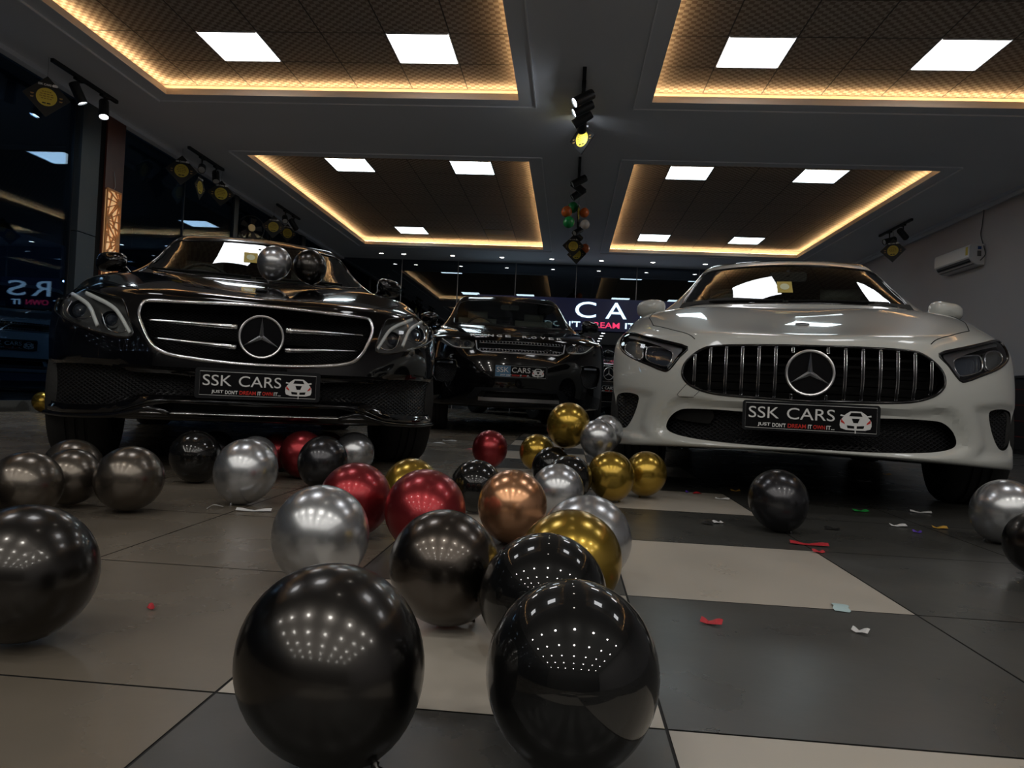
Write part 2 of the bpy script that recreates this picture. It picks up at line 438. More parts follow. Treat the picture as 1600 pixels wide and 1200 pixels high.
def wheel(parent, x, y, r=.335, w=.25):
    sg = 1 if x > 0 else -1; mb = MB(); h = w / 2
    prof = [(r * .62, -h * .9), (r * .8, -h), (r * .93, -h * .97), (r * .985, -h * .8), (r, -h * .55)]
    for k in (-.3, 0, .3): prof += [(r, h * (k - .06)), (r * .975, h * (k - .04)), (r * .975, h * (k + .04)), (r, h * (k + .06))]
    prof += [(r, h * .55), (r * .985, h * .8), (r * .93, h * .97), (r * .8, h), (r * .62, h * .9), (r * .6, 0), (r * .62, -h * .9)]
    mb.lathe(prof, (sg, 0, 0), (0, 0, 0), 48)
    o = mb.build('wheel', 'rubber', parent, angle=35, loc=(x, y, r))
    m2 = MB(); m2.lathe([(r * .63, -h * .7), (r * .64, h * .86), (r * .60, h * .88), (r * .58, h * .5), (r * .5, -h * .2), (0.02, -h * .2)], (sg, 0, 0), (0, 0, 0), 40)
    for k in range(10):
        a = 2 * pi * k / 10; d = Vector((0, cos(a), sin(a)))
        m2.tube([Vector((sg * h * .72, 0, 0)) + d * r * .08, Vector((sg * h * .78, 0, 0)) + d * r * .35, Vector((sg * h * .74, 0, 0)) + d * r * .61], [.022, .016, .02], 6)
    m2.lathe([(0, h * .82), (r * .12, h * .8), (r * .13, h * .5)], (sg, 0, 0), (0, 0, 0), 20)
    m2.build('rim', 'alloy', o, angle=35)
    return o

def star_badge(parent, x, y, z, R, tilt=0., ring=.05, backing=True):
    mb = MB(); n = 48
    mb.tube([(R * (1 - ring) * sin(2 * pi * k / n), 0, R * (1 - ring) * cos(2 * pi * k / n)) for k in range(n)], R * ring * 1.15, 8, True)
    for k in range(3):
        a = 2 * pi * k / 3; t = Vector((sin(a), 0, cos(a))); nrm = Vector((cos(a), 0, -sin(a))); b = R * .105
        tip = t * R * .93
        root = [t * R * -.0 + Vector((0, 0, 0))]
        p = [nrm * b + t * R * .06, Vector((0, -R * .16, 0)), -nrm * b + t * R * .06, tip + Vector((0, -R * .02, 0)), Vector((0, R * .03, 0)), tip + Vector((0, R * .02, 0))]
        mb.add(p, [(0, 1, 3), (1, 2, 3), (0, 3, 5, 4), (2, 4, 5, 3), (0, 4, 1), (1, 4, 2)])
    o = mb.build('star_badge', 'star_metal', parent, angle=30, loc=(x, y, z), rot=(tilt, 0, 0))
    if backing:
        m2 = MB(); m2.lathe([(0, 0), (R * .9, 0), (R * .9, .006), (0, .006)], (0, 1, 0), (0, .012, 0), 40); m2.build('badge_glass', 'gloss_black', o, angle=40)
    return o

def number_plate(parent, w, z0, z1, y, white_left=False, frame=.018):
    mb = MB(); mb.rbox((-w, y, z0), (w, y + .02, z1), .012)
    o = mb.build('number_plate', 'plate_frame', parent, angle=40)
    iw = w - frame; a, b = z0 + frame * .8, z1 - frame * .8; H = b - a; yy = y - .0015
    m = MB(); m.rbox((-iw, yy, a), (iw, y, b), .004); m.build('plate_face', 'plate_black', o)
    m = MB(); m.tube([(-iw, yy, a), (iw, yy, a), (iw, yy, b), (-iw, yy, b)], .0009, 4, True); m.build('plate_border', 'letter_silver', o)
    X = lambda u: -iw + 2 * iw * u
    Z = lambda v: b - H * v
    m = MB(); m.add(*text_mesh('SSK', X(.025), X(.265), Z(.60), Z(.14), yy - .0006)); m.build('lettering', 'letter_silver', o)
    m = MB(); m.add(*text_mesh('CARS', X(.325), X(.69), Z(.60), Z(.14), yy - .0006))
    m.build('lettering', 'letter_silver', o)
    m = MB(); t0, t1 = Z(.94), Z(.78)
    for s_, u0, u1, mi in (("JUST", .10, .20, 0), ("DON'T", .215, .32, 0), ("DREAM", .335, .475, 1), ("IT", .49, .52, 0), ("OWN", .53, .62, 1), ("IT...", .63, .69, 0)):
        vs, fs = text_mesh(s_, X(u0), X(u1), t0, t1, yy - .0006, bold=.02); m.add(vs, fs, mi)
    m.build('tagline', ['letter_white', 'letter_red'], o)
    m = MB(); cx = X(.845); hw = iw * .235
    P = lambda q: [(cx + hw * u, Z(v)) for u, v in q]
    y1 = yy - .0012
    sil = [(0, .16), (.35, .17), (.6, .27), (.72, .33), (.95, .30), (.98, .36), (.75, .38), (.85, .44), (.98, .55), (1, .72), (.93, .84), (.6, .9), (0, .91)]
    sil = sil + [(-u, v) for u, v in reversed(sil[1:-1])]
    m.prism(P(sil), y1, yy, 0)
    m.prism(P([(-.42, .36), (-.3, .22), (.3, .22), (.42, .36)]), y1 - .0006, y1, 1)
    m.prism(P([(-.25, .45), (.25, .45), (.14, .62), (-.14, .62)]), y1 - .0006, y1, 1)
    m.prism(P([(-.55, .72), (-.08, .74), (-.08, .84), (-.5, .83)]), y1 - .0006, y1, 1)
    m.prism(P([(.55, .72), (.08, .74), (.08, .84), (.5, .83)]), y1 - .0006, y1, 1)
    for sg in (-1, 1): m.prism(P([(sg * .92, .47), (sg * .7, .62), (sg * .68, .68), (sg * .93, .6)]), y1 - .0006, y1, 2)
    m.prism(P([(-.03, .86), (.03, .86), (.03, 1.03), (-.03, 1.03)]), y1, yy, 0)
    m.build('car_emblem', ['letter_silver', 'plate_black', 'letter_red'], o)
    if white_left:
        m = MB(); m.rbox((X(.0), yy - .0004, a), (X(.3), yy, b), .002); m.build('protective_film', 'film', o)
    return o
mat('film', (.10, .22, .36), .2)

def seat(parent, x, y, z0, h=.42, w=.24):
    mb = MB(); n = 10
    def slab(cx, cz, hw, hh, y0, th):
        rows = []
        for i in range(7):
            v = -1 + 2 * i / 6; r = []
            for j in range(9):
                u = -1 + 2 * j / 8; k = (1 - abs(u) ** 4) ** .5; l = (1 - abs(v) ** 4) ** .5
                r.append((cx + hw * u, y0 - th * k * l, cz + hh * v))
            rows.append(r)
        vs = [p for r in rows for p in r]; vs += [(p[0], 2 * y0 - p[1], p[2]) for p in vs]; N = 63
        fs = [(i * 9 + j, i * 9 + j + 1, i * 9 + j + 10, i * 9 + j + 9) for i in range(6) for j in range(8)]
        fs += [tuple(k + N for k in reversed(f)) for f in fs]; mb.add(vs, fs)
    slab(x, z0 + h * .36, w, h * .40, y, .07); slab(x, z0 + h * .9, w * .52, h * .15, y - .01, .05)
    for sx in (-.05, .05): mb.tube([(x + sx, y, z0 + h * .7), (x + sx, y, z0 + h * .85)], .008, 6)
    return mb.build('front_seat', 'seat_fabric', parent, smooth=True)

def side_mirror(parent, x, y, z, w, h, paint, root):
    sg = 1 if x > 0 else -1; mb = MB(); n = 12; vs = []
    N, M_ = 10, 20
    for i in range(N + 1):
        p = -pi / 2 + pi * i / N
        for j in range(M_):
            q = 2 * pi * j / M_
            cx = math.copysign(abs(cos(q)) ** .65, cos(q)); cz = math.copysign(abs(sin(q)) ** .75, sin(q))
            r = max(cos(p), 0) ** .6
            px = sg * w / 2 * cx * r; pz = h / 2 * cz * r * (1.0 if cx * sg < 0 else .92) - .12 * h * (px * sg / w)
            vs.append((x + px, y + sin(p) * .085 + sg * px * .35, z + pz))
    fs = [(i * M_ + j, i * M_ + (j + 1) % M_, (i + 1) * M_ + (j + 1) % M_, (i + 1) * M_ + j) for i in range(N) for j in range(M_)]
    mb.add(vs, fs); o = mb.build('side_mirror', paint, parent, smooth=True)
    m = MB(); a = Vector((x - sg * w * .35, y, z - h * .3)); b = Vector(root)
    m.tube([a, (a + b) / 2 + Vector((0, 0, -.012)), b], [.03, .022, .03], 8, flat=.6); m.build('mirror_arm', 'gloss_black', o, smooth=True)
    m = MB(); m.rbox((x - w * .38, y + .07, z - h * .36), (x + w * .38, y + .082, z + h * .36), h * .2); m.build('mirror_glass', 'reflector', o)
    return o

def cabin(B, car, ws, side, ysteer, z_belt, roof_z, sticker=None, lining=None):
    """windscreen, side glass, seats, dash, interior mirror; ws = closed outline seen from the front"""
    m = MB(); B.patch(m, ws, .004, .05); o = m.build('windscreen', 'windscreen_glass', car, smooth=True)
    m = MB(); B.line(m, ws, .007, .003, True, 6, .04); m.build('windscreen_seal', 'gloss_black', o, smooth=True)
    if sticker:
        sx, sz, w = sticker
        m = MB(); yy = [B.y(sx, sz) - .002 for _ in (0,)][0]
        P = [(sx - w, sz - w * 1.1), (sx + w, sz - w * 1.1), (sx + w, sz + w * 1.1), (sx - w, sz + w * 1.1)]
        m.add([(x, B.y(x, z) + .001, z) for x, z in P], [(0, 1, 2, 3)], 0)
        C = [(sx + .62 * w * cos(2 * pi * k / 20), sz + .05 * w + .62 * w * sin(2 * pi * k / 20)) for k in range(20)]
        m.add([(x, B.y(x, z) - .0012, z) for x, z in C], [tuple(range(20))], 1)
        m.build('sticker', ['yellow_sticker', 'pale_sticker'], o)
    for sg in (-1, 1):
        m = MB(); V, Fc, rim = tri_patch(side, .06)
        vs = []
        for y, z in V:
            h = B.bvh.ray_cast(Vector((sg * 2, y, z)), Vector((-sg, 0, 0))); vs.append(((h[0].x if h[0] is not None else sg * .7) - sg * .004, y, z))
        m.add(vs, Fc); m.build('side_window', 'windscreen_glass', car, smooth=True)
    zb = z_belt
    m = MB(); m.prism([(-.64, zb - .02), (.64, zb - .02), (.6, zb + .035), (.35, zb + .055), (.1, zb + .05), (-.35, zb + .07), (-.6, zb + .035)], ysteer - .15, ysteer + .25)
    m.build('dashboard', 'dash', car, angle=30)
    m = MB(); n = 28
    m.tube([(-.34 + .17 * cos(2 * pi * k / n), ysteer + .32 + .06 * sin(2 * pi * k / n), zb + .02 + .16 * sin(2 * pi * k / n)) for k in range(n)], .013, 6, True)
    m.build('steering_wheel', 'dash', car, smooth=True)
    for sx in (-.36, .36): seat(car, sx, ysteer + .78, zb - .02, roof_z - zb - .12)
    m = MB(); zm = roof_z - .12; ym = B.y(0, zm) + .07; m.rbox((-.11, ym, zm - .03), (.11, ym + .03, zm + .03), .02); m.tube([(0, ym, zm), (0, B.y(0, zm + .04) + .01, zm + .04)], .012, 6)
    m.build('rear_view_mirror', 'dash', car, angle=40)
    return o

def wipers(B, car, base, pts):
    for p in pts:
        m = MB(); m.tube([(x, B.y(x, z) - .012, z) for x, z in densify(p, .05, False)], .007, 6); m.build('wiper', 'matte_black', car, smooth=True)

# ---------------------------------------------------------------- black saloon
def make_saloon():
    car = thing('saloon_car', 'black saloon car with a chrome framed grille and two balloons on its bonnet', 'car',
                (-1.307, 3.0, 0), radians(24.72))
    g = ((0, 0), (.24, .012), (.44, .055), (.63, .17), (.78, .32), (.88, .50))
    fascia = [(.235, .222, .12, 0), (.243, .232, .03, 0), (.30, .27, .0, 0), (.39, .39, 0, 0), (.47, .49, 0, 0), (.57, .60, .015, 0), (.67, .70, .04, .03), (.745, .77, .075, .08)]
    up = [
     [(0,.14,.785),(.24,.15,.79),(.44,.19,.79),(.63,.33,.80),(.78,.55,.81),(.875,.75,.775)],
     [(0,.45,.85),(.24,.46,.86),(.44,.48,.87),(.63,.58,.868),(.78,.72,.855),(.88,.88,.81)],
     [(0,.8,.92),(.24,.8,.925),(.45,.8,.935),(.65,.84,.93),(.80,.92,.905),(.885,1.02,.85)],
     [(0,1.1,.965),(.24,1.1,.97),(.46,1.1,.98),(.66,1.12,.975),(.81,1.17,.945),(.89,1.25,.88)],
     [(0,1.27,.982),(.25,1.28,.985),(.48,1.31,.995),(.67,1.36,1.0),(.80,1.4,.965),(.895,1.45,.89)],
     [(0,1.33,1.0),(.26,1.34,1.005),(.48,1.38,1.01),(.66,1.47,1.035),(.79,1.55,.985),(.895,1.6,.90)],
     [(0,1.68,1.19),(.25,1.69,1.185),(.46,1.73,1.17),(.615,1.82,1.165),(.74,1.87,1.04),(.895,1.9,.92)],
     [(0,2.05,1.375),(.24,2.06,1.37),(.43,2.08,1.355),(.565,2.15,1.335),(.70,2.2,1.13),(.89,2.2,.94)],
     [(0,2.25,1.425),(.24,2.26,1.42),(.42,2.28,1.405),(.55,2.36,1.375),(.68,2.45,1.17),(.885,2.5,.95)],
     [(0,2.9,1.46),(.24,2.9,1.455),(.42,2.9,1.44),(.55,2.9,1.395),(.68,2.9,1.18),(.88,2.9,.96)],
     [(0,3.5,1.41),(.24,3.5,1.405),(.42,3.5,1.39),(.55,3.45,1.35),(.68,3.4,1.16),(.88,3.4,.965)],
     [(0,4.05,1.20),(.24,4.05,1.195),(.42,4.03,1.185),(.56,4.0,1.16),(.70,3.9,1.05),(.87,3.9,.96)],
     [(0,4.35,1.06),(.24,4.35,1.06),(.45,4.33,1.055),(.62,4.3,1.04),(.76,4.3,1.0),(.87,4.3,.94)],
     [(0,4.80,1.03),(.24,4.8,1.03),(.45,4.78,1.02),(.64,4.74,1.0),(.78,4.68,.95),(.86,4.58,.88)],
     [(0,4.92,.80),(.24,4.92,.80),(.45,4.9,.8),(.64,4.85,.79),(.79,4.76,.77),(.87,4.64,.74)],
     [(0,4.90,.36),(.24,4.9,.36),(.45,4.88,.36),(.64,4.83,.36),(.79,4.74,.36),(.87,4.62,.36)],
     [(0,4.8,.24),(.24,4.8,.24),(.45,4.78,.24),(.64,4.73,.24),(.79,4.64,.24),(.86,4.55,.24)]]
    T = body_rows(.926, .22, g, fascia, up)
    # soft hollow below the grille that runs out to the side intakes
    B = Body(T, [([(0, .325), (.40, .33), (.52, .30), (.66, .262), (.93, .262), (.935, .47), (.62, .478), (.50, .462), (.0, .455)], .035, .02)])
    grille = mirror_loop([(0,.484),(.11,.486),(.22,.493),(.34,.508),(.40,.528),(.438,.566),(.466,.62),(.484,.665),(.484,.70),(.474,.722),(.45,.733),(.27,.737),(.12,.742),(0,.743)])
    grille = smooth_loop(grille, 3)
    hl = smooth_loop([(.503,.582),(.56,.573),(.627,.587),(.70,.606),(.79,.638),(.875,.685),(.892,.72),(.888,.775),(.872,.818),(.83,.823),(.768,.808),(.686,.777),(.629,.758),(.576,.745),(.552,.725),(.524,.655)], 3)
    intake = smooth_loop([(.275,.425),(.485,.429),(.53,.443),(.62,.456),(.80,.458),(.885,.445),(.905,.40),(.905,.33),(.885,.29),(.80,.282),(.717,.283),(.60,.29),(.519,.313),(.451,.343),(.275,.345)], 2)
    mid = [(-.27,.345),(.27,.345),(.27,.425),(-.27,.425)]
    low = smooth_loop(mirror_loop([(0,.275),(.44,.278),(.40,.300),(.34,.312),(0,.308)]), 1)
    ws = smooth_loop(mirror_loop([(0,1.02),(.3,1.025),(.5,1.035),(.632,1.062),(.60,1.18),(.548,1.312),(.45,1.335),(.25,1.352),(0,1.358)]), 2)
    side = [(1.85,1.02),(2.2,1.27),(2.5,1.345),(3.1,1.345),(3.6,1.27),(3.9,1.12),(3.92,1.02)]
    cuts = [B.cutter(grille, .2, flat=.22), B.cutter(hl, .15, .11), B.cutter(flip(hl), .15, .11), B.cutter(intake, .15, .07), B.cutter(flip(intake), .15, .07),
            B.cutter(mid, .15, .07), B.cutter(low, .15, .08), B.cutter(ws, .25, flat=3.55, step=.08)]
    sc = MB(); n = len(side); sc.v = [(-1.3, y, z) for y, z in side] + [(1.3, y, z) for y, z in side]
    sc.f = [tuple(range(n)), tuple(range(2 * n - 1, n - 1, -1))] + [(i, i + n, (i + 1) % n + n, (i + 1) % n) for i in range(n)]
    cuts.append((sc.v, sc.f))
    B.build(cuts, 'black_paint', car, wheels=(.86, 3.80))
    for wy in (.86, 3.80):
        for sx in (-.775, .775): wheel(car, sx, wy, .335, .26)
    # grille
    m = MB(); B.patch(m, [(x * .995, .6135 + (z - .6135) * .99) for x, z in grille], 0, .05, flat=.19); gr = m.build('grille', 'fine_mesh', car)
    m = MB(); B.line(m, grille, .0085, -.002, True, 8, .012); m.build('grille_frame', 'chrome', gr, smooth=True)
    for sg in (-1, 1):
        for za, zb, x1 in ((.641, .651, .463), (.555, .576, .428)):
            m = MB(); path = []; rr = []
            for k in range(15):
                t = k / 14; x = .098 + (x1 - .098) * t; z = za + (zb - za) * t; path.append((sg * x, .02 + .11 * (x / .45) ** 2, z)); rr.append(.0125 - .006 * t)
            m.tube(path, rr, 10, flat=1.0, up=(0, 0, 1)); lv = m.build('grille_bar', 'chrome', gr, smooth=True)
            m = MB(); m.tube([(a, b - .0085, c - .002) for a, b, c in path[1:-1]], [r * .32 for r in rr[1:-1]], 6); m.build('bar_groove', 'gloss_black', lv, smooth=True)
    star_badge(gr, 0, .015, .606, .093, ring=.05)
    m = MB(); m.box((-.2, .12, .585), (.2, .185, .60)); m.box((-.012, .03, .60), (.012, .19, .61)); m.build('badge_bracket', 'matte_black', gr)
    # lamps
    for sg in (-1, 1):
        q = (lambda P: P) if sg == 1 else flip
        m = MB(); B.slab(m, [(x * .999, z) for x, z in q(hl)], .085, .01, .03); h = m.build('headlight', 'lamp_housing', car)
        m = MB(); B.patch(m, q(hl), .001, .025); m.build('headlight_lens', 'lens_glass', h, smooth=True)
        m = MB(); B.line(m, q(hl), .0045, .001, True, 6, .015); m.build('headlight_seal', 'gloss_black', h, smooth=True)
        for pts, r0 in (([(.812,.772),(.775,.753),(.722,.722),(.694,.693),(.674,.657),(.654,.619)], .011), ([(.735,.771),(.682,.746),(.628,.72),(.586,.692),(.556,.655),(.532,.618),(.515,.593)], .010)):
            m = MB(); B.line(m, smooth_loop(q(pts), 4, False), r0, .022, False, 8, .01, flat=.7); m.build('light_guide', 'light_guide', h, smooth=True)
        for pts in ([(.85,.724),(.832,.675),(.769,.636),(.689,.608)], [(.644,.675),(.623,.623),(.596,.599),(.56,.593),(.533,.604)], [(.80,.735),(.815,.69),(.775,.655),(.72,.65),(.69,.66)]):
            m = MB(); B.line(m, smooth_loop(q(pts), 4, False), .0028, .03, False, 6, .01); m.build('chrome_bead', 'chrome', h, smooth=True)
        for (x, z, r) in ((.752, .692, .036), (.605, .65, .030)):
            y = B.y(sg * x, z) + .075; m = MB(); m.lathe([(r * 1.25, .0), (r * 1.15, .02), (r, .03), (r, .035)], (0, 1, 0), (sg * x, y - .02, z), 24)
            m.lathe([(0, -.02), (r * .5, -.015), (r * .85, 0), (r, .02)], (0, 1, 0), (sg * x, y, z), 24, 1); m.build('projector', ['reflector', 'projector_lens'], h, smooth=True)
        m = MB(); B.slab(m, q(intake), .055, .006, .03); m.build('bumper_mesh', 'wire_mesh', car)
        B2 = MB(); B.line(B2, smooth_loop(q([(.34,.268),(.42,.285),(.486,.268),(.564,.248),(.674,.238),(.80,.232),(.895,.232)]), 4, False), .011, -.004, False, 8, .02, flat=1.6); B2.build('splitter_blade', 'gloss_black', car, smooth=True)
        side_mirror(car, sg * .83, 1.62, 1.085, .175, .12, 'black_paint', (sg * .70, 1.62, 1.02))
    m = MB(); B.slab(m, mid, .055, .006, .04); m.build('lower_mesh', 'wire_mesh', car)
    m = MB(); B.line(m, [(-.485,.268),(.485,.268)], .0042, -.004, False, 6, .03); m.build('bumper_trim', 'chrome', car, smooth=True)
    m = MB(); B.line(m, smooth_loop([(-.56,.262),(-.46,.300),(-.38,.318),(-.2,.320),(.2,.320),(.38,.318),(.46,.300),(.56,.262)], 5, False), .006, -.002, False, 8, .02); m.build('splitter_edge', 'gloss_black', car, smooth=True)
    number_plate(car, .249, .337, .463, -.035)
    m = MB(); m.lathe([(0, -.003), (.03, 0), (.032, .004)], (0, 0, 1), (0, .45, B.top(0, .45) + .002), 24)
    for k in range(12): a = 2 * pi * k / 12; m.box((.024 * cos(a) - .003, .45 + .024 * sin(a) - .003, B.top(0, .45)), (.024 * cos(a) + .003, .45 + .024 * sin(a) + .003, B.top(0, .45) + .006))
    m.build('bonnet_badge', 'satin_silver', car, smooth=True)
    for sg in (-1, 1): m = MB(); B.topline(m, [(sg * .50, .20), (sg * .60, .36), (sg * .70, .60), (sg * .745, 1.0), (sg * .735, 1.36)], .002, .0); m.build('bonnet_seam', 'matte_black', car)
    cabin(B, car, ws, side, 1.62, 1.0, 1.38, sticker=(-.055, 1.215, .042))
    wipers(B, car, None, ([(-.60,1.055),(-.3,1.05),(-.05,1.045)], [(-.02,1.04),(.25,1.05),(.5,1.065)]))
    return car

# ---------------------------------------------------------------- white hatchback
def make_hatchback():
    car = thing('hatchback_car', 'white hatchback car with vertical chrome grille bars and a round chrome star badge', 'car', (.952, 2.95, 0), radians(-12.84))
    g = ((0, 0), (.23, .02), (.43, .085), (.61, .20), (.76, .345), (.86, .50))
    fascia = [(.232, .180, .13, 0), (.238, .186, .03, 0), (.262, .215, .0, 0), (.33, .31, .01, 0), (.43, .42, .005, 0), (.52, .52, .01, 0), (.61, .63, .04, .02), (.69, .71, .085, .05)]
    up = [
     [(0,.16,.722),(.23,.17,.727),(.43,.24,.735),(.61,.38,.748),(.76,.55,.765),(.86,.71,.745)],
     [(0,.45,.785),(.23,.455,.79),(.43,.48,.802),(.62,.58,.817),(.77,.74,.82),(.86,.88,.78)],
     [(0,.8,.875),(.24,.8,.88),(.45,.82,.89),(.63,.86,.893),(.78,.94,.87),(.87,1.02,.815)],
     [(0,1.05,.935),(.24,1.05,.94),(.45,1.06,.945),(.65,1.09,.935),(.79,1.13,.905),(.875,1.18,.84)],
     [(0,1.18,.962),(.24,1.19,.965),(.46,1.21,.965),(.65,1.26,.955),(.79,1.32,.92),(.88,1.35,.855)],
     [(0,1.22,.98),(.25,1.23,.98),(.46,1.26,.978),(.64,1.34,.975),(.78,1.42,.93),(.88,1.45,.87)],
     [(0,1.56,1.165),(.24,1.57,1.16),(.44,1.6,1.148),(.585,1.67,1.135),(.72,1.72,1.02),(.88,1.75,.89)],
     [(0,1.93,1.345),(.23,1.94,1.34),(.41,1.96,1.325),(.54,2.02,1.297),(.68,2.08,1.10),(.87,2.1,.905)],
     [(0,2.1,1.39),(.23,2.11,1.387),(.41,2.14,1.372),(.53,2.22,1.34),(.67,2.35,1.13),(.87,2.4,.915)],
     [(0,2.6,1.435),(.23,2.6,1.43),(.41,2.6,1.415),(.53,2.65,1.375),(.67,2.7,1.15),(.865,2.7,.93)],
     [(0,3.2,1.40),(.23,3.2,1.395),(.41,3.2,1.385),(.53,3.2,1.35),(.67,3.2,1.15),(.865,3.2,.94)],
     [(0,3.85,1.28),(.23,3.85,1.275),(.41,3.83,1.26),(.53,3.8,1.23),(.67,3.75,1.1),(.86,3.7,.945)],
     [(0,4.15,1.06),(.23,4.15,1.06),(.43,4.13,1.05),(.58,4.08,1.03),(.73,4.0,.99),(.86,3.95,.93)],
     [(0,4.32,.96),(.23,4.32,.96),(.43,4.3,.95),(.61,4.25,.93),(.75,4.17,.9),(.86,4.1,.86)],
     [(0,4.42,.72),(.23,4.42,.72),(.43,4.4,.72),(.61,4.34,.71),(.76,4.25,.70),(.86,4.15,.68)],
     [(0,4.40,.34),(.23,4.4,.34),(.43,4.38,.34),(.61,4.33,.34),(.76,4.24,.34),(.86,4.14,.34)],
     [(0,4.3,.23),(.23,4.3,.23),(.43,4.28,.23),(.61,4.23,.23),(.76,4.15,.23),(.85,4.07,.23)]]
    T = body_rows(.898, .20, g, fascia, up)
    B = Body(T, [([(0,.236),(.45,.236),(.58,.250),(.622,.29),(.60,.35),(.56,.42),(.52,.45),(.40,.435),(0,.425)], .030, .035),
                 ([(.63,.235),(.84,.235),(.865,.30),(.868,.44),(.85,.47),(.76,.475),(.62,.455),(.66,.36),(.67,.30)], .022, .03)], nu=7, nv=8)
    grille = smooth_loop(mirror_loop([(0,.442),(.15,.445),(.303,.451),(.39,.461),(.451,.481),(.485,.504),(.503,.535),(.497,.578),(.465,.618),(.42,.648),(.365,.660),(.20,.664),(0,.665)]), 3)
    hl = smooth_loop([(.49,.655),(.52,.612),(.565,.553),(.60,.553),(.655,.574),(.74,.607),(.80,.638),(.84,.672),(.848,.71),(.835,.745),(.80,.750),(.708,.722),(.60,.690)], 3)
    intake = smooth_loop(mirror_loop([(0,.253),(.20,.253),(.385,.258),(.49,.267),(.55,.282),(.568,.303),(.560,.333),(.540,.360),(.51,.380),(.47,.388),(.35,.390),(.20,.386),(0,.384)]), 3)
    vent = smooth_loop([(.708,.42),(.722,.44),(.775,.448),(.822,.44),(.838,.42),(.842,.36),(.836,.31),(.812,.280),(.775,.280),(.748,.31),(.724,.36)], 3)
    ws = smooth_loop(mirror_loop([(0,.995),(.3,.993),(.5,.988),(.612,.988),(.572,1.13),(.517,1.272),(.4,1.302),(.2,1.32),(0,1.325)]), 2)
    side = [(1.75,.99),(2.05,1.2),(2.35,1.30),(2.9,1.32),(3.4,1.28),(3.65,1.1),(3.6,.99)]
    cuts = [B.cutter(grille, .2, flat=.26), B.cutter(hl, .15, .12), B.cutter(flip(hl), .15, .12), B.cutter(intake, .15, .09), B.cutter(vent, .15, .065), B.cutter(flip(vent), .15, .065), B.cutter(ws, .25, flat=3.3, step=.08)]
    sc = MB(); n = len(side); sc.v = [(-1.3, y, z) for y, z in side] + [(1.3, y, z) for y, z in side]
    sc.f = [tuple(range(n)), tuple(range(2 * n - 1, n - 1, -1))] + [(i, i + n, (i + 1) % n + n, (i + 1) % n) for i in range(n)]
    cuts.append((sc.v, sc.f))
    B.build(cuts, 'white_paint', car, wheels=(.86, 3.59))
    for wy in (.86, 3.59):
        for sx in (-.76, .76): wheel(car, sx, wy, .325, .24)
    m = MB(); B.patch(m, [(x * .995, .553 + (z - .553) * .99) for x, z in grille], 0, .05, flat=.24); gr = m.build('grille', 'matte_black', car)
    m = MB(); B.line(m, grille, .006, .001, True, 8, .012); m.build('grille_frame', 'gloss_black', gr, smooth=True)
    for z in (.48, .515, .55, .585, .62):
        m = MB(); w = .46 if .5 < z < .6 else .42
        m.tube([(x, .10 + .13 * (x / .5) ** 2, z) for x in np.linspace(-w, w, 21)], .004, 4, flat=2.5); m.build('grille_slat', 'black_plastic', gr)
    def gspan(x):
        zs = []
        for i in range(len(grille)):
            (x0, z0), (x1, z1) = grille[i], grille[(i + 1) % len(grille)]
            if (x0 - x) * (x1 - x) <= 0 and x0 != x1: zs.append(z0 + (z1 - z0) * (x - x0) / (x1 - x0))
        return min(zs), max(zs)
    for k in (.5, 1.5, 2.5, 3.5, 4.5, 5.5, 6.5):
        for sg in (-1, 1):
            x = sg * (.033 + (k - .0) * .0645); lo, hi = gspan(x); lo += .008; hi -= .008
            spans = [(lo, hi)] if abs(x) > .09 else [(lo, .455 + .012), (.635, hi)]
            m = MB()
            for a, b in spans:
                zz = np.linspace(a, b, 9); yb = B.y(x, .55) + .006
                path = [(x, yb + 1.6 * (z - .55) ** 2 + .01 * (1 if z < .5 else 0), z) for z in zz]
                for s2 in (-1, 1): m.tube([(px + s2 * .0046, py, pz) for px, py, pz in path], .0016, 6)
                m.tube(path, .0040, 6, flat=1.0, mi=1)
                for e in (0, -1): px, py, pz = path[e]; m.box((px - .006, py - .003, pz - .0012), (px + .006, py + .003, pz + .0012), 0)
            m.build('grille_bar', ['chrome', 'dark_metal'], gr, smooth=True)
    star_badge(gr, -.003, -.012, .553, .092, ring=.055)
    for sg in (-1, 1):
        q = (lambda P: P) if sg == 1 else flip
        m = MB(); B.slab(m, q(hl), .095, .01, .03); h = m.build('headlight', 'gloss_black', car)
        m = MB(); B.patch(m, q(hl), .001, .025); m.build('headlight_lens', 'lens_glass', h, smooth=True)
        m = MB(); B.line(m, q(hl), .006, .002, True, 6, .015); m.build('headlight_seal', 'gloss_black', h, smooth=True)
        for c, w_ in (([(.555,.62),(.575,.575),(.62,.578),(.675,.60),(.69,.63),(.68,.665),(.62,.66),(.57,.645)], 0), ([(.705,.625),(.72,.605),(.77,.628),(.815,.66),(.81,.695),(.76,.695),(.715,.675)], 1)):
            lp = smooth_loop(q(c), 4); m = MB(); B.line(m, lp, .0038, .035, True, 6, .012); m.build('lamp_bezel', 'chrome', h, smooth=True)
            m = MB(); B.slab(m, lp, .06, .01, .02); m.build('lamp_module', 'projector_lens' if w_ == 0 else 'lamp_housing', h, smooth=False)
        m = MB(); B.slab(m, smooth_loop(q([(.515,.655),(.53,.625),(.565,.572),(.578,.570),(.556,.635),(.70,.695),(.80,.722),(.80,.735),(.70,.712),(.60,.682)]), 2), .03, .008, .02); m.build('light_guide', 'satin_silver', h)
        m = MB(); B.patch(m, q(vent), .05, .03); m.build('side_vent', 'wire_mesh', car)
        side_mirror(car, sg * .80, 1.42, .98, .18, .105, 'white_paint', (sg * .68, 1.44, .95))
    m = MB(); B.slab(m, intake, .06, .006, .04); m.build('lower_mesh', 'wire_mesh', car)
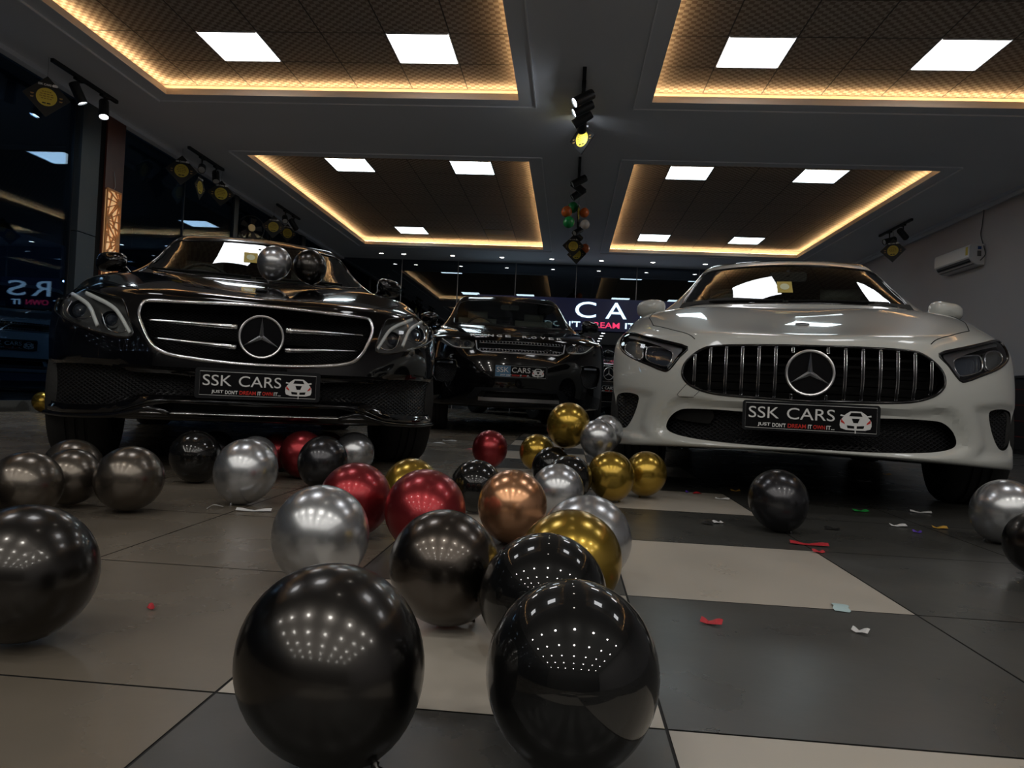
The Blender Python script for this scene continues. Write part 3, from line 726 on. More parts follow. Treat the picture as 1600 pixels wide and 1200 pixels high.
    m = MB(); B.slab(m, smooth_loop([(-.535,.345),(-.53,.372),(-.50,.383),(-.37,.383),(-.375,.335),(-.40,.328),(-.50,.335)], 2), .035, .01, .03); m.build('sensor_cover', 'black_plastic', car)
    m = MB(); B.line(m, [(-.477,.499),(-.522,.447),(-.512,.437),(-.452,.437),(-.423,.468)], .0012, .0, False, 4, .012); m.build('tow_cover_seam', 'matte_black', car)
    number_plate(car, .25, .319, .436, -.035, frame=.012)
    m = MB(); zt = B.top(0, .5); m.lathe([(0, .004), (.028, .003), (.03, 0)], (0, 0, 1), (0, .5, zt), 24, 1)
    m.tube([(.029 * cos(2 * pi * k / 20), .5 + .029 * sin(2 * pi * k / 20), zt + .003 + .029 * sin(2 * pi * k / 20) * .2) for k in range(20)], .003, 6, True, 0)
    for k in range(3): a = pi / 2 + 2 * pi * k / 3; m.tube([(0, .5, zt + .006), (.026 * cos(a), .5 + .026 * sin(a), zt + .004)], .002, 5, mi=0)
    m.build('bonnet_badge', ['satin_silver', 'gloss_black'], car, smooth=True)
    for sg in (-1, 1): m = MB(); B.topline(m, [(sg * .46, .19), (sg * .56, .33), (sg * .68, .52), (sg * .735, .8), (sg * .74, 1.28)], .0022, .0); m.build('bonnet_seam', 'matte_black', car)
    # dark panoramic roof
    m = MB(); vs = []; xs = np.linspace(-.47, .47, 19); ys = np.linspace(2.0, 3.25, 14)
    for y in ys:
        for x in xs: vs.append((x, y, B.top(x, y) + .003))
    m.add(vs, [(i * 19 + j, i * 19 + j + 1, i * 19 + j + 20, i * 19 + j + 19) for i in range(13) for j in range(18)]); m.build('glass_roof', 'gloss_black', car, smooth=True)
    cabin(B, car, ws, side, 1.45, .965, 1.35, sticker=(-.031, 1.125, .042))
    wipers(B, car, None, ([(-.58,1.005),(-.3,1.01),(-.05,1.012)], [(-.02,1.01),(.25,1.012),(.5,1.01)]))
    return car

# ---------------------------------------------------------------- sport utility vehicles
def suv_body(paint, car, dents=(), holes=(), simple=False):
    g = ((0, 0), (.25, .015), (.47, .06), (.66, .15), (.82, .31), (.92, .50))
    fascia = [(.27, .28, .16, 0), (.275, .285, .06, 0), (.34, .34, .02, 0), (.48, .48, 0, 0), (.62, .64, .0, 0), (.76, .79, .02, 0), (.88, .91, .05, .02), (.965, .97, .085, .04)]
    up = [
     [(0,.17,1.0),(.25,.18,1.0),(.47,.24,1.005),(.66,.36,1.012),(.82,.55,1.01),(.92,.74,.965)],
     [(0,.5,1.045),(.25,.5,1.045),(.47,.52,1.052),(.66,.58,1.06),(.83,.72,1.05),(.925,.88,.995)],
     [(0,.8,1.09),(.25,.8,1.09),(.48,.81,1.097),(.67,.85,1.105),(.84,.93,1.09),(.935,1.02,1.03)],
     [(0,1.02,1.125),(.25,1.02,1.125),(.49,1.03,1.13),(.69,1.07,1.13),(.85,1.13,1.10),(.94,1.18,1.04)],
     [(0,1.12,1.14),(.26,1.13,1.145),(.5,1.15,1.15),(.71,1.2,1.15),(.86,1.27,1.11),(.945,1.3,1.04)],
     [(0,1.17,1.155),(.26,1.18,1.16),(.5,1.2,1.165),(.705,1.27,1.17),(.855,1.36,1.12),(.945,1.4,1.03)],
     [(0,1.45,1.36),(.25,1.46,1.355),(.47,1.5,1.345),(.655,1.57,1.335),(.79,1.62,1.2),(.94,1.65,1.06)],
     [(0,1.72,1.565),(.24,1.73,1.56),(.44,1.76,1.55),(.615,1.82,1.525),(.75,1.88,1.28),(.935,1.9,1.08)],
     [(0,1.92,1.61),(.24,1.93,1.607),(.44,1.96,1.597),(.60,2.04,1.565),(.74,2.15,1.30),(.935,2.2,1.09)],
     [(0,2.5,1.64),(.24,2.5,1.637),(.44,2.5,1.627),(.60,2.5,1.59),(.74,2.5,1.32),(.935,2.5,1.10)],
     [(0,3.3,1.61),(.24,3.3,1.607),(.44,3.3,1.597),(.60,3.3,1.56),(.74,3.3,1.32),(.93,3.3,1.12)],
     [(0,3.95,1.55),(.24,3.95,1.545),(.44,3.93,1.53),(.59,3.9,1.50),(.73,3.85,1.3),(.92,3.8,1.13)],
     [(0,4.12,1.33),(.24,4.12,1.33),(.45,4.1,1.32),(.62,4.06,1.3),(.77,4.0,1.22),(.91,3.95,1.1)],
     [(0,4.27,1.1),(.24,4.27,1.1),(.46,4.25,1.1),(.65,4.2,1.09),(.81,4.12,1.07),(.92,4.05,1.02)],
     [(0,4.37,.8),(.24,4.37,.8),(.46,4.35,.8),(.66,4.3,.8),(.82,4.2,.8),(.93,4.1,.78)],
     [(0,4.35,.42),(.24,4.35,.42),(.46,4.33,.42),(.66,4.28,.42),(.82,4.18,.42),(.93,4.08,.42)],
     [(0,4.2,.30),(.24,4.2,.3),(.46,4.18,.3),(.66,4.13,.3),(.82,4.05,.3),(.92,3.95,.3)]]
    T = body_rows(.975, .27, g, fascia, up)
    B = Body(T, dents, nu=5, nv=6)
    ws = smooth_loop(mirror_loop([(0,1.18),(.3,1.183),(.5,1.19),(.665,1.205),(.635,1.335),(.592,1.49),(.43,1.52),(.2,1.532),(0,1.535)]), 2)
    side = [(1.75,1.15),(2.0,1.40),(2.2,1.50),(3.0,1.53),(3.7,1.48),(3.8,1.18)]
    cuts = [B.cutter(h, .2, d) if not isinstance(d, tuple) else B.cutter(h, .2, flat=d[0]) for h, d in holes]
    cuts.append(B.cutter(ws, .25, flat=3.5, step=.09))
    sc = MB(); n = len(side); sc.v = [(-1.3, y, z) for y, z in side] + [(1.3, y, z) for y, z in side]
    sc.f = [tuple(range(n)), tuple(range(2 * n - 1, n - 1, -1))] + [(i, i + n, (i + 1) % n + n, (i + 1) % n) for i in range(n)]
    cuts.append((sc.v, sc.f))
    B.build(cuts, paint, car, wheels=(.86, 3.52), wr=.41, wz=.36, wx=.62)
    for wy in (.86, 3.52):
        for sx in (-.81, .81): wheel(car, sx, wy, .365, .25)
    cabin(B, car, ws, side, 1.42, 1.15, 1.57)
    return B

def suv_front(B, car, lens_h, paint, letters='RANGE ROVER'):
    gp = smooth_loop([(.375,.815),(.43,.835),(.45,.925),(.42,.932),(0,.937),(-.42,.932),(-.45,.925),(-.43,.835),(-.375,.815),(0,.812)], 1)
    m = MB(); B.slab(m, gp, .03, .006, .05); gr = m.build('grille', 'fine_mesh', car)
    m = MB(); B.line(m, [(.445,.927),(.432,.84),(.375,.812),(-.375,.812),(-.432,.84),(-.445,.927)], .008, -.001, False, 8, .03); m.build('grille_frame', 'satin_silver', gr, smooth=True)
    for z0, z1 in ((.905, .930), (.825, .850)):
        m = MB(); n = 26
        for k in range(n + 1):
            x = -.41 + .82 * k / n; m.tube([(x, B.y(x, z0) + .004, z0), (x + .012, B.y(x, z0) + .0, (z0 + z1) / 2), (x, B.y(x, z1) + .004, z1)], .0035, 5)
        for z in (z0, z1): B.line(m, [(-.41, z), (.41, z)], .003, .004, False, 6, .05)
        m.build('grille_insert', 'satin_silver', gr, smooth=True)
    m = MB(); m.lathe([(0, -.004), (.04, -.002), (.045, .004)], (0, 1, 0), (0, 0, 0), 24); o = m.build('maker_badge', 'gloss_black', gr, smooth=True, loc=(.273, B.y(.273, .848) - .003, .848)); o.scale = (1, 1, .5)
    m = MB(); xs = [(-.47, 'R'), (-.385, 'A'), (-.30, 'N'), (-.215, 'G'), (-.13, 'E'), (.04, 'R'), (.13, 'O'), (.22, 'V'), (.305, 'E'), (.39, 'R')]
    for x, ch in xs:
        vs, fs = text_mesh(ch, x - .027, x + .027, .972, .996, 0, .004, .02); m.add([(a, b + B.y(a, min(c, .985)) - .003 + (c - .972) * .3, c) for a, b, c in vs], fs)
    m.build('bonnet_lettering', 'letter_silver', car)
    for sg in (-1, 1):
        q = (lambda P: P) if sg == 1 else flip
        hl = smooth_loop(q([(.475,.845),(.465,.925),(.60,.945),(.78,.958),(.83,.945),(.80,.915),(.68,.855),(.60,.842)]), 2)
        m = MB(); B.slab(m, hl, .05, .01, .04); h = m.build('headlight', 'lamp_housing', car)
        m = MB(); B.patch(m, hl, .001, .03); m.build('headlight_lens', 'lens_glass', h, smooth=True)
        m = MB(); B.line(m, smooth_loop(q([(.485,.85),(.60,.852),(.67,.868),(.72,.90),(.78,.945)]), 4, False), .006, .012, False, 6, .02); m.build('light_guide', 'light_guide', h, smooth=True)
        for x, z, r in ((.62, .893, .036), (.525, .89, .03)):
            y = B.y(sg * x, z) + .05; m = MB(); m.lathe([(r * 1.2, -.03), (r, -.025), (r * .95, 0)], (0, 1, 0), (sg * x, y, z), 20, 0)
            m.lathe([(0, -.025), (r * .6, -.02), (r * .9, 0)], (0, 1, 0), (sg * x, y, z), 20, 1); m.build('projector', ['reflector', 'projector_lens'], h, smooth=True)
        fog = smooth_loop(q([(.63,.72),(.85,.725),(.86,.62),(.82,.52),(.68,.51),(.635,.58)]), 2)
        m = MB(); B.slab(m, fog, .045, .006, .04); v = m.build('bumper_vent', 'wire_mesh', car)
        m = MB(); B.line(m, fog, .006, .0, True, 6, .03); m.build('vent_frame', 'gloss_black', v, smooth=True)
        m = MB(); B.slab(m, q([(.66,.69),(.82,.695),(.82,.712),(.66,.71)]), .0, .01, .03); m.build('fog_lamp', 'reflector', v)
        side_mirror(car, sg * .96, 1.48, 1.25, .22, .15, paint, (sg * .83, 1.5, 1.17))
    number_plate(car, .266, .565, .701, -.03, white_left=(paint == 'black_paint'))
    sk = [(-.52,.35),(-.432,.466),(.432,.466),(.52,.35),(.43,.35),(.37,.435),(-.37,.435),(-.43,.35)]
    m = MB(); B.slab(m, sk, -.012, .02, .03); m.build('skid_surround', 'plate_frame', car)
    m = MB(); B.slab(m, [(-.40,.335),(.40,.335),(.40,.37),(-.40,.37)], -.02, .03, .04); m.build('skid_plate', 'satin_silver', car)
    for sg in (-1, 1): m = MB(); B.topline(m, [(sg * .70, .42), (sg * .78, .7), (sg * .79, 1.2)], .003, .0); m.build('bonnet_seam', 'matte_black', car)

def make_suv(label, loc, rz, paint, group=None):
    car = thing('suv_car', label, 'car', loc, rz, group)
    gp = smooth_loop([(.36,.822),(.43,.84),(.445,.925),(0,.935),(-.445,.925),(-.43,.84),(-.36,.822)], 1)
    hs = [(gp, .06)]
    for q in (lambda P: P, flip):
        hs.append((smooth_loop(q([(.475,.845),(.465,.925),(.60,.945),(.78,.958),(.83,.945),(.80,.915),(.68,.855),(.60,.842)]), 2), .09))
        hs.append((smooth_loop(q([(.63,.72),(.85,.725),(.86,.62),(.82,.52),(.68,.51),(.635,.58)]), 2), .08))
    hs.append(([(-.37,.33),(.37,.33),(.33,.43),(-.33,.43)], .08))
    B = suv_body(paint, car, holes=hs)
    suv_front(B, car, None, paint)
    return car
def make_star_suv(label, loc, rz):
    car = thing('suv_car', label, 'car', loc, rz)
    gp = smooth_loop(mirror_loop([(0,.69),(.40,.70),(.47,.78),(.46,.90),(.40,.935),(0,.945)]), 3)
    hs = [(gp, (.2,))]
    for q in (lambda P: P, flip): hs.append((smooth_loop(q([(.53,.85),(.53,.93),(.70,.965),(.82,.96),(.82,.93),(.70,.85)]), 2), .09))
    hs.append((smooth_loop(mirror_loop([(0,.37),(.6,.38),(.66,.46),(.5,.50),(0,.49)]), 2), .08))
    B = suv_body('black_paint', car, holes=hs)
    m = MB(); B.patch(m, gp, 0, .05, flat=.17); gr = m.build('grille', 'fine_mesh', car)
    m = MB(); B.line(m, gp, .008, -.002, True, 8, .03); m.build('grille_frame', 'chrome', gr, smooth=True)
    for z in (.79, .86):
        for sg in (-1, 1):
            m = MB(); m.tube([(sg * x, .03 + .1 * (x / .45) ** 2, z) for x in (.12, .22, .33, .43)], .009, 8); m.build('grille_bar', 'chrome', gr, smooth=True)
    star_badge(gr, 0, .0, .82, .105)
    for sg in (-1, 1):
        q = (lambda P: P) if sg == 1 else flip
        hl = smooth_loop(q([(.53,.85),(.53,.93),(.70,.965),(.82,.96),(.82,.93),(.70,.85)]), 2)
        m = MB(); B.slab(m, hl, .06, .01, .04); h = m.build('headlight', 'lamp_housing', car)
        m = MB(); B.patch(m, hl, .001, .03); m.build('headlight_lens', 'lens_glass', h, smooth=True)
        side_mirror(car, sg * .96, 1.48, 1.25, .22, .15, 'black_paint', (sg * .83, 1.5, 1.17))
    m = MB(); B.line(m, [(-.62,.36),(.62,.36)], .006, -.004, False, 6, .05); m.build('bumper_trim', 'chrome', car, smooth=True)
    number_plate(car, .26, .51, .635, -.03)
    return car

make_saloon(); make_hatchback()
make_suv('black sport utility vehicle with silver bonnet letters parked behind and between the two front cars', (-.468, 7.1, 0), radians(9.5), 'black_paint')
make_suv('pale grey sport utility vehicle seen dimly through the left glass wall', (-7.15, 8.85, .11), radians(39), 'dull_white_paint')
make_star_suv('black car glimpsed in the gap between the dark utility vehicle and the white hatchback', (.66, 12.0, 0), radians(30))

# ================================================================== the room
CZ = 3.49; XL, XR, YB, YN = -5.5, 5.9, 17.0, -8.0
def rect_face(mb, x0, x1, y0, y1, z, mi=0, up=True):
    mb.add([(x0, y0, z), (x1, y0, z), (x1, y1, z), (x0, y1, z)], [(0, 1, 2, 3) if up else (3, 2, 1, 0)], mi)
# floor: 0.6 m tiles, a two-wide chequered run down the middle
m = MB(); TX, TY = .592, .622; ox, oy = .145, .94; gw = .0022
nx0, nx1 = int(math.floor((-5.5 - ox) / TX)), int(math.ceil((5.9 - ox) / TX)); ny0, ny1 = int(math.floor((YN - oy) / TY)), int(math.ceil((YB - oy) / TY))
for i in range(nx0, nx1):
    for j in range(ny0, ny1):
        x0, x1 = max(ox + i * TX, XL), min(ox + (i + 1) * TX, XR); y0, y1 = max(oy + j * TY, YN), min(oy + (j + 1) * TY, YB)
        if x1 - x0 < .02 or y1 - y0 < .02: continue
        light = (i == 0 and j % 2 == 1) or (i == -1 and j % 2 == 0)
        rect_face(m, x0 + gw, x1 - gw, y0 + gw, y1 - gw, 0, 1 if light else (3 if i < -1 else 0))
rect_face(m, XL, XR, YN, YB, -.0015, 2)
struct(m.build('floor', ['floor_dark', 'floor_light', 'grout', 'floor_brown']))
m = MB(); m.box((-16, YN, -.3), (XL - .12, 30, .11)); struct(m.build('floor_outside', 'pavement'))
m = MB(); m.box((XL - .12, YN, -.05), (XL, YB, .11)); struct(m.build('baseboard_left', 'floor_dark'))

TRAYS = [(x0, x1, y0, y0 + 5.8) for y0 in (1.75, 9.55) for x0, x1 in ((-4.5, -.65), (.73, 4.58))]
xb = [XL - .12, -4.5, -.65, .73, 4.58, XR + .1]; yb = [YN - .1, 1.75, 7.55, 9.55, 15.35, YB + .1]
m = MB()
for i in range(5):
    for j in range(5):
        if i in (1, 3) and j in (1, 3): continue
        rect_face(m, xb[i], xb[i + 1], yb[j], yb[j + 1], CZ, 0, False)
LZ, TZ, LW = CZ + .068, CZ + .155, .13
for (x0, x1, y0, y1) in TRAYS:
    for a, b in (((x0, y0), (x1, y0)), ((x1, y0), (x1, y1)), ((x1, y1), (x0, y1)), ((x0, y1), (x0, y0))):
        m.add([(*a, CZ), (*b, CZ), (*b, LZ), (*a, LZ)], [(0, 1, 2, 3)], 1)
    X0, X1, Y0, Y1 = x0 - LW, x1 + LW, y0 - LW, y1 + LW
    for q in ((X0, x0, Y0, Y1), (x1, X1, Y0, Y1), (x0, x1, Y0, y0), (x0, x1, y1, Y1)): rect_face(m, *q, LZ, 1)
    for a, b in (((X0, Y0), (X1, Y0)), ((X1, Y0), (X1, Y1)), ((X1, Y1), (X0, Y1)), ((X0, Y1), (X0, Y0))):
        m.add([(*a, LZ), (*b, LZ), (*b, TZ), (*a, TZ)], [(0, 1, 2, 3)], 1)
m.add([(XL - .12, YN - .1, 3.9), (XR + .1, YN - .1, 3.9), (XR + .1, YB + .1, 3.9), (XL - .12, YB + .1, 3.9)], [(0, 1, 2, 3)], 0)
struct(m.build('ceiling', ['ceiling_paint', 'cove_paint']))
# tiled tray tops, panels, cove strips, beads
PX = {-4.5: (-3.314, -1.514), .73: (1.561, 3.361)}
n_tr = 0
def panel_label(x0, y0, c, far):
    lr = 'left' if x0 < 0 else 'right'
    tray = {-6.05: 'rear', 1.75: 'front', 9.55: 'far'}[y0]
    return 'glowing square light panel in the %s %s ceiling tray, %s corner, %s' % (tray, lr, 'far' if far else 'near', 'left one' if c == 0 else 'right one')
for (x0, x1, y0, y1) in TRAYS:
    n_tr += 1; X0, X1, Y0, Y1 = x0 - LW, x1 + LW, y0 - LW, y1 + LW
    pxs = PX[x0]; pys = (y0 + .82, y0 + 5.02)
    gx = sorted({X0, X1} | {pxs[0] - .3 + .6 * k for k in range(-4, 9) if X0 + .05 < pxs[0] - .3 + .6 * k < X1 - .05})
    gy = sorted({Y0, Y1} | {pys[0] - .3 + .6 * k for k in range(-4, 12) if Y0 + .05 < pys[0] - .3 + .6 * k < Y1 - .05})
    m = MB(); h = .006
    for i in range(len(gx) - 1):
        for j in range(len(gy) - 1):
            cx, cy = (gx[i] + gx[i + 1]) / 2, (gy[j] + gy[j + 1]) / 2
            ispan = any(abs(cx - a) < .05 for a in pxs) and any(abs(cy - b) < .05 for b in pys)
            if not ispan: rect_face(m, gx[i] + h, gx[i + 1] - h, gy[j] + h, gy[j + 1] - h, TZ, 0, False)
    rect_face(m, X0, X1, Y0, Y1, TZ + .004, 1, False)
    struct(m.build('ceiling_tray', ['ceiling_tile', 't_bar']))
    m = MB(); w = .012; zz = LZ + .012; ins = .055
    for q in ((x0 - ins - w, x0 - ins, y0 - ins, y1 + ins), (x1 + ins, x1 + ins + w, y0 - ins, y1 + ins), (x0 - ins, x1 + ins, y0 - ins - w, y0 - ins), (x0 - ins, x1 + ins, y1 + ins, y1 + ins + w)):
        rect_face(m, *q, zz, 0)
    if y0 > 0:
        tr = 'front' if y0 < 5 else 'far'
        tag(m.build('cove_light_strip', 'strip_glow'), 'warm glowing light strip around the ledge of the %s %s ceiling tray' % (tr, 'left' if x0 < 0 else 'right'), 'light strip', 'cove light strips')
    else:
        tag(m.build('cove_light_strip', 'strip_glow'), 'warm light strip in the %s ceiling tray behind the camera' % ('left' if x0 < 0 else 'right'), 'light strip', 'cove light strips')
    m = MB(); b = .17
    for q in ((x0 - b - .012, x0 - b, y0 - b, y1 + b), (x1 + b, x1 + b + .012, y0 - b, y1 + b)): m.box((q[0], q[2], CZ - .02), (q[1], q[3], CZ))
    for q in ((x0 - b, x1 + b, y0 - b - .012, y0 - b), (x0 - b, x1 + b, y1 + b, y1 + b + .012)): m.box((q[0], q[2], CZ - .012), (q[1], q[3], CZ))
    o = m.build('trim_%d' % n_tr, 'bead_paint'); struct(o)
    for ci, px in enumerate(pxs):
        for fi, py in enumerate(pys):
            if y0 > 9 and x0 < 0 and ci == 1 and fi == 1:
                mm = MB(); mm.box((px - .285, py - .285, TZ - .004), (px + .285, py + .285, TZ + .003))
                tag(mm.build('light_panel', 'dead_panel'), 'unlit brownish ceiling light panel at the far right of the far left tray', 'ceiling light'); continue
            t = thing('light_panel', panel_label(x0, y0, ci, fi), 'ceiling light', (px, py, TZ), 0, 'ceiling light panels')
            mm = MB(); s = .285
            for q in ((-.3, -s, -.3, .3), (s, .3, -.3, .3), (-s, s, -.3, -s), (-s, s, s, .3)): mm.box((q[0] + .004, q[2] + .004, -.006), (q[1] - .004, q[3] - .004, .003))
            mm.build('panel_frame', 'panel_frame', t)
            mm = MB(); rect_face(mm, -s, s, -s, s, -.002, 0, False); mm.build('diffuser', 'panel_glow_cool' if y0 > 9 else 'panel_glow', t)
# walls
m = MB(); m.box((XR, YN, 0), (XR + .15, YB + .1, CZ)); struct(m.build('wall_right', 'wall_paint'))
m = MB(); m.box((XR - .035, YN, CZ - .09), (XR, YB, CZ)); m.box((XR - .07, YN, CZ - .035), (XR - .035, YB, CZ)); struct(m.build('trim_7', 'ceiling_paint'))
m = MB(); m.box((XL - .1, YN - .12, 0), (XR + .1, YN, CZ)); struct(m.build('wall_near', 'rear_wall'))
m = MB(); m.box((XL - .1, YN, CZ - .05), (XL + .03, YB, CZ)); struct(m.build('trim_8', 'ceiling_paint'))
# left glass wall panes
ys = [YN, -6.2, -4.4, -2.6, -.8, 1.0, 2.8, 4.6, 6.2, 7.6, 8.4, 9.9, 11.4, 12.9, 14.4, 15.8, YB]; nw = 0
for a, b in zip(ys[:-1], ys[1:]):
    if abs(a - 7.6) < .01: continue
    nw += 1; m = MB(); m.box((XL - .07, a + .004, .11), (XL - .058, b - .004, CZ - .05)); struct(m.build('window_%d' % nw, 'window_glass'))
m = MB()
for y in ys: m.box((XL - .075, y - .006, .11), (XL - .045, y + .006, CZ - .05))
m.box((XL - .09, 14.4, .11), (XL - .03, 14.6, CZ)); m.box((XL - .09, 11.4, .11), (XL - .03, 11.55, CZ))
struct(m.build('trim_9', 'dark_metal'))
# back glass wall
xs = [XL, -4.06, -2.71, -1.34, .08, 1.48, 2.9, 4.3, XR]
for a, b in zip(xs[:-1], xs[1:]):
    nw += 1; m = MB(); m.box((a + .004, YB + .02, 0), (b - .004, YB + .032, CZ)); struct(m.build('window_%d' % nw, 'back_glass'))
m = MB()
for x in xs[1:-1]: m.box((x - .008, YB + .005, 0), (x + .008, YB + .04, CZ))
struct(m.build('trim_10', 'wall_paint'))
m = MB(); m.box((XL - .1, YB + .3, 0), (XR + .1, YB + .4, CZ)); struct(m.build('wall_back', 'matte_black'))
# column on the left wall
m = MB(); m.box((XL - .1, 7.62, 0), (XL + .02, 7.93, 1.98)); m.box((XL - .1, 7.62, 1.99), (XL + .02, 7.93, CZ)); struct(m.build('column', 'grey_column'))
m = MB(); m.box((XL - .1, 7.93, 0), (XL - .01, 8.08, CZ)); struct(m.build('column_recess', 'matte_black'))
m = MB(); m.box((XL - .1, 8.06, 0), (XL + .012, 8.40, CZ - .05)); struct(m.build('wood_column', 'dark_wood'))
t = thing('lattice_lamp', 'backlit wooden lattice panel with leaf pattern on the dark wood column', 'wall lamp', (XL + .012, 8.21, 1.2))
m = MB(); m.box((0, -.125, 0), (.012, .125, 1.38)); m.build('glowing_back', 'lattice_glow', t)
m = MB(); rnd = random.Random(3)
for a, b in (((-.13, 0), (.13, 0)), ((-.13, 1.39), (.13, 1.39))): m.box((.012, a[0], a[1] - .01), (.03, b[0], a[1] + .01))
for y in (-.135, .122): m.box((.012, y, 0), (.03, y + .012, 1.39))
for k, (cy, cz) in enumerate([(-.12, .1), (.12, .34), (-.12, .56), (.12, .80), (-.12, 1.02), (.12, 1.27)]):
    for a in range(0, 360, 24):
        aa = radians(a + k * 7); d = (cos(aa), sin(aa)); L = 0
        while L < .34 and abs(cy + d[0] * (L + .01)) < .124 and 0 < cz + d[1] * (L + .01) < 1.38: L += .01
        if L < .04: continue
        p = (.021, cy, cz); q = (.021, cy + d[0] * L, cz + d[1] * L); m.tube([p, ((p[0] + q[0]) / 2, (p[1] + q[1]) / 2, (p[2] + q[2]) / 2), q], [.015, .006, .013], 4)
m.build('lattice', 'lattice_wood', t)
m = MB(); m.tube([(0, 0, 1.38), (.01, .03, 1.45), (.012, .01, 1.55), (.004, .0, 1.62)], .003, 5); m.build('wire', 'string', t, smooth=True)

# outside: a seen tube lamp, and an unseen one added to light the pale car
mat('tube_glow', (.9, .9, .9), .5, emit=(.6, .8, 1.0), es=22)
for (x, y, z, a, L, lab) in ((-9.6, 14.0, 2.25, 8, 1.3, 'white tube lamp outside, seen through the left glass wall above the pale car'), (-6.9, 6.9, 3.1, 0, 1.2, 'unseen tube lamp added outside to light the pale car')):
    t = thing('tube_lamp', lab, 'lamp', (x, y, z), radians(a)); m = MB(); m.box((-L / 2 - .03, -.03, .02), (L / 2 + .03, .03, .07))
    m.tube([(-L / 2, 0, .02), (-L / 2, 0, 3.4 - z)], .006, 5); m.tube([(L / 2, 0, .02), (L / 2, 0, 3.4 - z)], .006, 5); m.build('batten', 'dark_metal', t)
    m = MB(); m.tube([(-L / 2, 0, 0), (L / 2, 0, 0)], .016, 10); m.build('tube', 'tube_glow', t, smooth=True)
m = MB(); m.box((-12, YN, 3.4), (XL - .13, 24, 3.5)); struct(m.build('canopy', 'rear_wall'))

# downlights along the back soffit (and the same kind further forward in the aisles)
def downlight(x, y, label, group, r=.047, face='downlight_glow'):
    t = thing('downlight', label, 'downlight', (x, y, CZ), 0, group)
    mm = MB(); mm.lathe([(r + .015, 0), (r + .015, -.004), (r + .001, -.004), (r - .001, 0)], (0, 0, 1), (0, 0, 0), 24); mm.build('ring', 'panel_frame', t, smooth=True)
    mm = MB(); mm.lathe([(r, -.0015), (0, -.0015)], (0, 0, 1), (0, 0, 0), 24); mm.build('lamp_face', face, t)
names = ['first', 'second', 'third', 'fourth', 'fifth', 'sixth', 'seventh', 'eighth', 'ninth', 'tenth']
for k, x in enumerate([-4.4, -3.88, -2.75, -1.62, -.49, .62, 1.76, 2.91, 4.05, 5.1]):
    downlight(x, 16.35, 'small round downlight above the back glass, %s from the left' % names[k], 'downlights along the back wall')
for k, y in enumerate([-7.2, -5.4, -3.8, -2.2, -.6]):
    for q, x in enumerate([-4.6, -3.0, -1.5, .04, 1.55, 3.1, 4.7]):
        downlight(x, y, 'round downlight behind the camera, row %s from the back, %s from the left' % (names[k], names[q]), 'downlights behind the camera', .09, 'downlight_bright')
downlight(-.02, 5.55, 'small round downlight in the centre aisle at the top of the view', None)
downlight(-.02, 3.2, 'small round downlight in the centre aisle between the two nearest trays', None)
downlight(-.02, 1.3, 'small round downlight in the centre aisle just above the camera', None)

# ------------------------------------------------------------------ track lamps
def track(label, x, y0, y1, lamps, along='y', on=False, group='ceiling track lamps', spots=True):
    t = thing('track_light', label, 'track light', (x, (y0 + y1) / 2, CZ), 0, group)
    L = (y1 - y0) / 2; m = MB(); m.box((-.018, -L, -.035), (.018, L, 0)); m.build('rail', 'lamp_body', t)
    for (dy, aim, lit) in lamps:
        d = Vector(aim).normalized(); base = Vector((0, dy, -.035))
        m = MB(); m.box((-.02, dy - .06, -.055), (.02, dy + .06, -.035)); m.tube([base, base + Vector((0, 0, -.11))], .011, 8)
        c = base + Vector((0, 0, -.15)); m.lathe([(0, -.11), (.046, -.11), (.05, -.10), (.05, .10), (.045, .105), (.042, .09)], d, c, 24)
        h = m.build('lamp_head', 'lamp_body', t, angle=40)
        m = MB(); m.lathe([(.043, .092), (0, .096)], d, c, 24); m.build('lamp_face', 'lamp_glow' if lit else 'lamp_off', h)
        if lit:
            ld = bpy.data.lights.new('lamp_beam', 'SPOT'); ld.energy = SPOT_W * lit; ld.spot_size = radians(55); ld.spot_blend = .6; ld.shadow_soft_size = .03; ld.color = (.88, .95, 1)
            lo = bpy.data.objects.new('lamp_beam', ld); COL.objects.link(lo); lo.parent = h; lo.location = c + d * .12; lo.rotation_mode = 'QUATERNION'; lo.rotation_quaternion = d.to_track_quat('-Z', 'Y')
    return t
track('black ceiling track with two lit lamps above the left glass wall by the wood column', -5.19, 6.72, 7.75, [(-.12, (.35, .25, -.9), 1.), (.30, (.25, -.3, -.95), 1.)])
track('black ceiling track with two unlit lamps second along the left glass wall', -5.15, 9.23, 10.2, [(-.12, (.5, -1, -.55), 0), (.28, (.35, -.55, -.8), 0)])
track('black ceiling track with two unlit lamps farthest along the left glass wall', -5.12, 12.1, 13.15, [(-.15, (.4, -.9, -.6), 0), (.25, (.35, .6, -.7), 0)])
track('black ceiling track with three lit lamps in the centre aisle', .02, 6.75, 7.8, [(-.25, (-.85, -.25, -.55), 1.), (.0, (-.85, -.1, -.5), 1.), (.28, (-.85, .15, -.55), 1.), (.44, (.02, 1, -.22), .12)])
track('black ceiling track with unlit lamps in the middle of the centre aisle', .02, 9.3, 10.6, [(-.2, (-.8, -.2, -.5), 0), (.1, (.7, .1, -.5), 0), (.4, (-.7, -.1, -.55), 0)])
track('black ceiling track with unlit lamps at the far end of the centre aisle', .05, 12.3, 13.3, [(-.1, (-.6, -.6, -.5), 0), (.25, (.6, .4, -.5), 0)])
track('black ceiling track with two unlit lamps by the right wall', 5.3, 11.9, 13.1, [(-.3, (.7, .5, -.45), 0), (.2, (-.9, -.2, -.3), 0)])

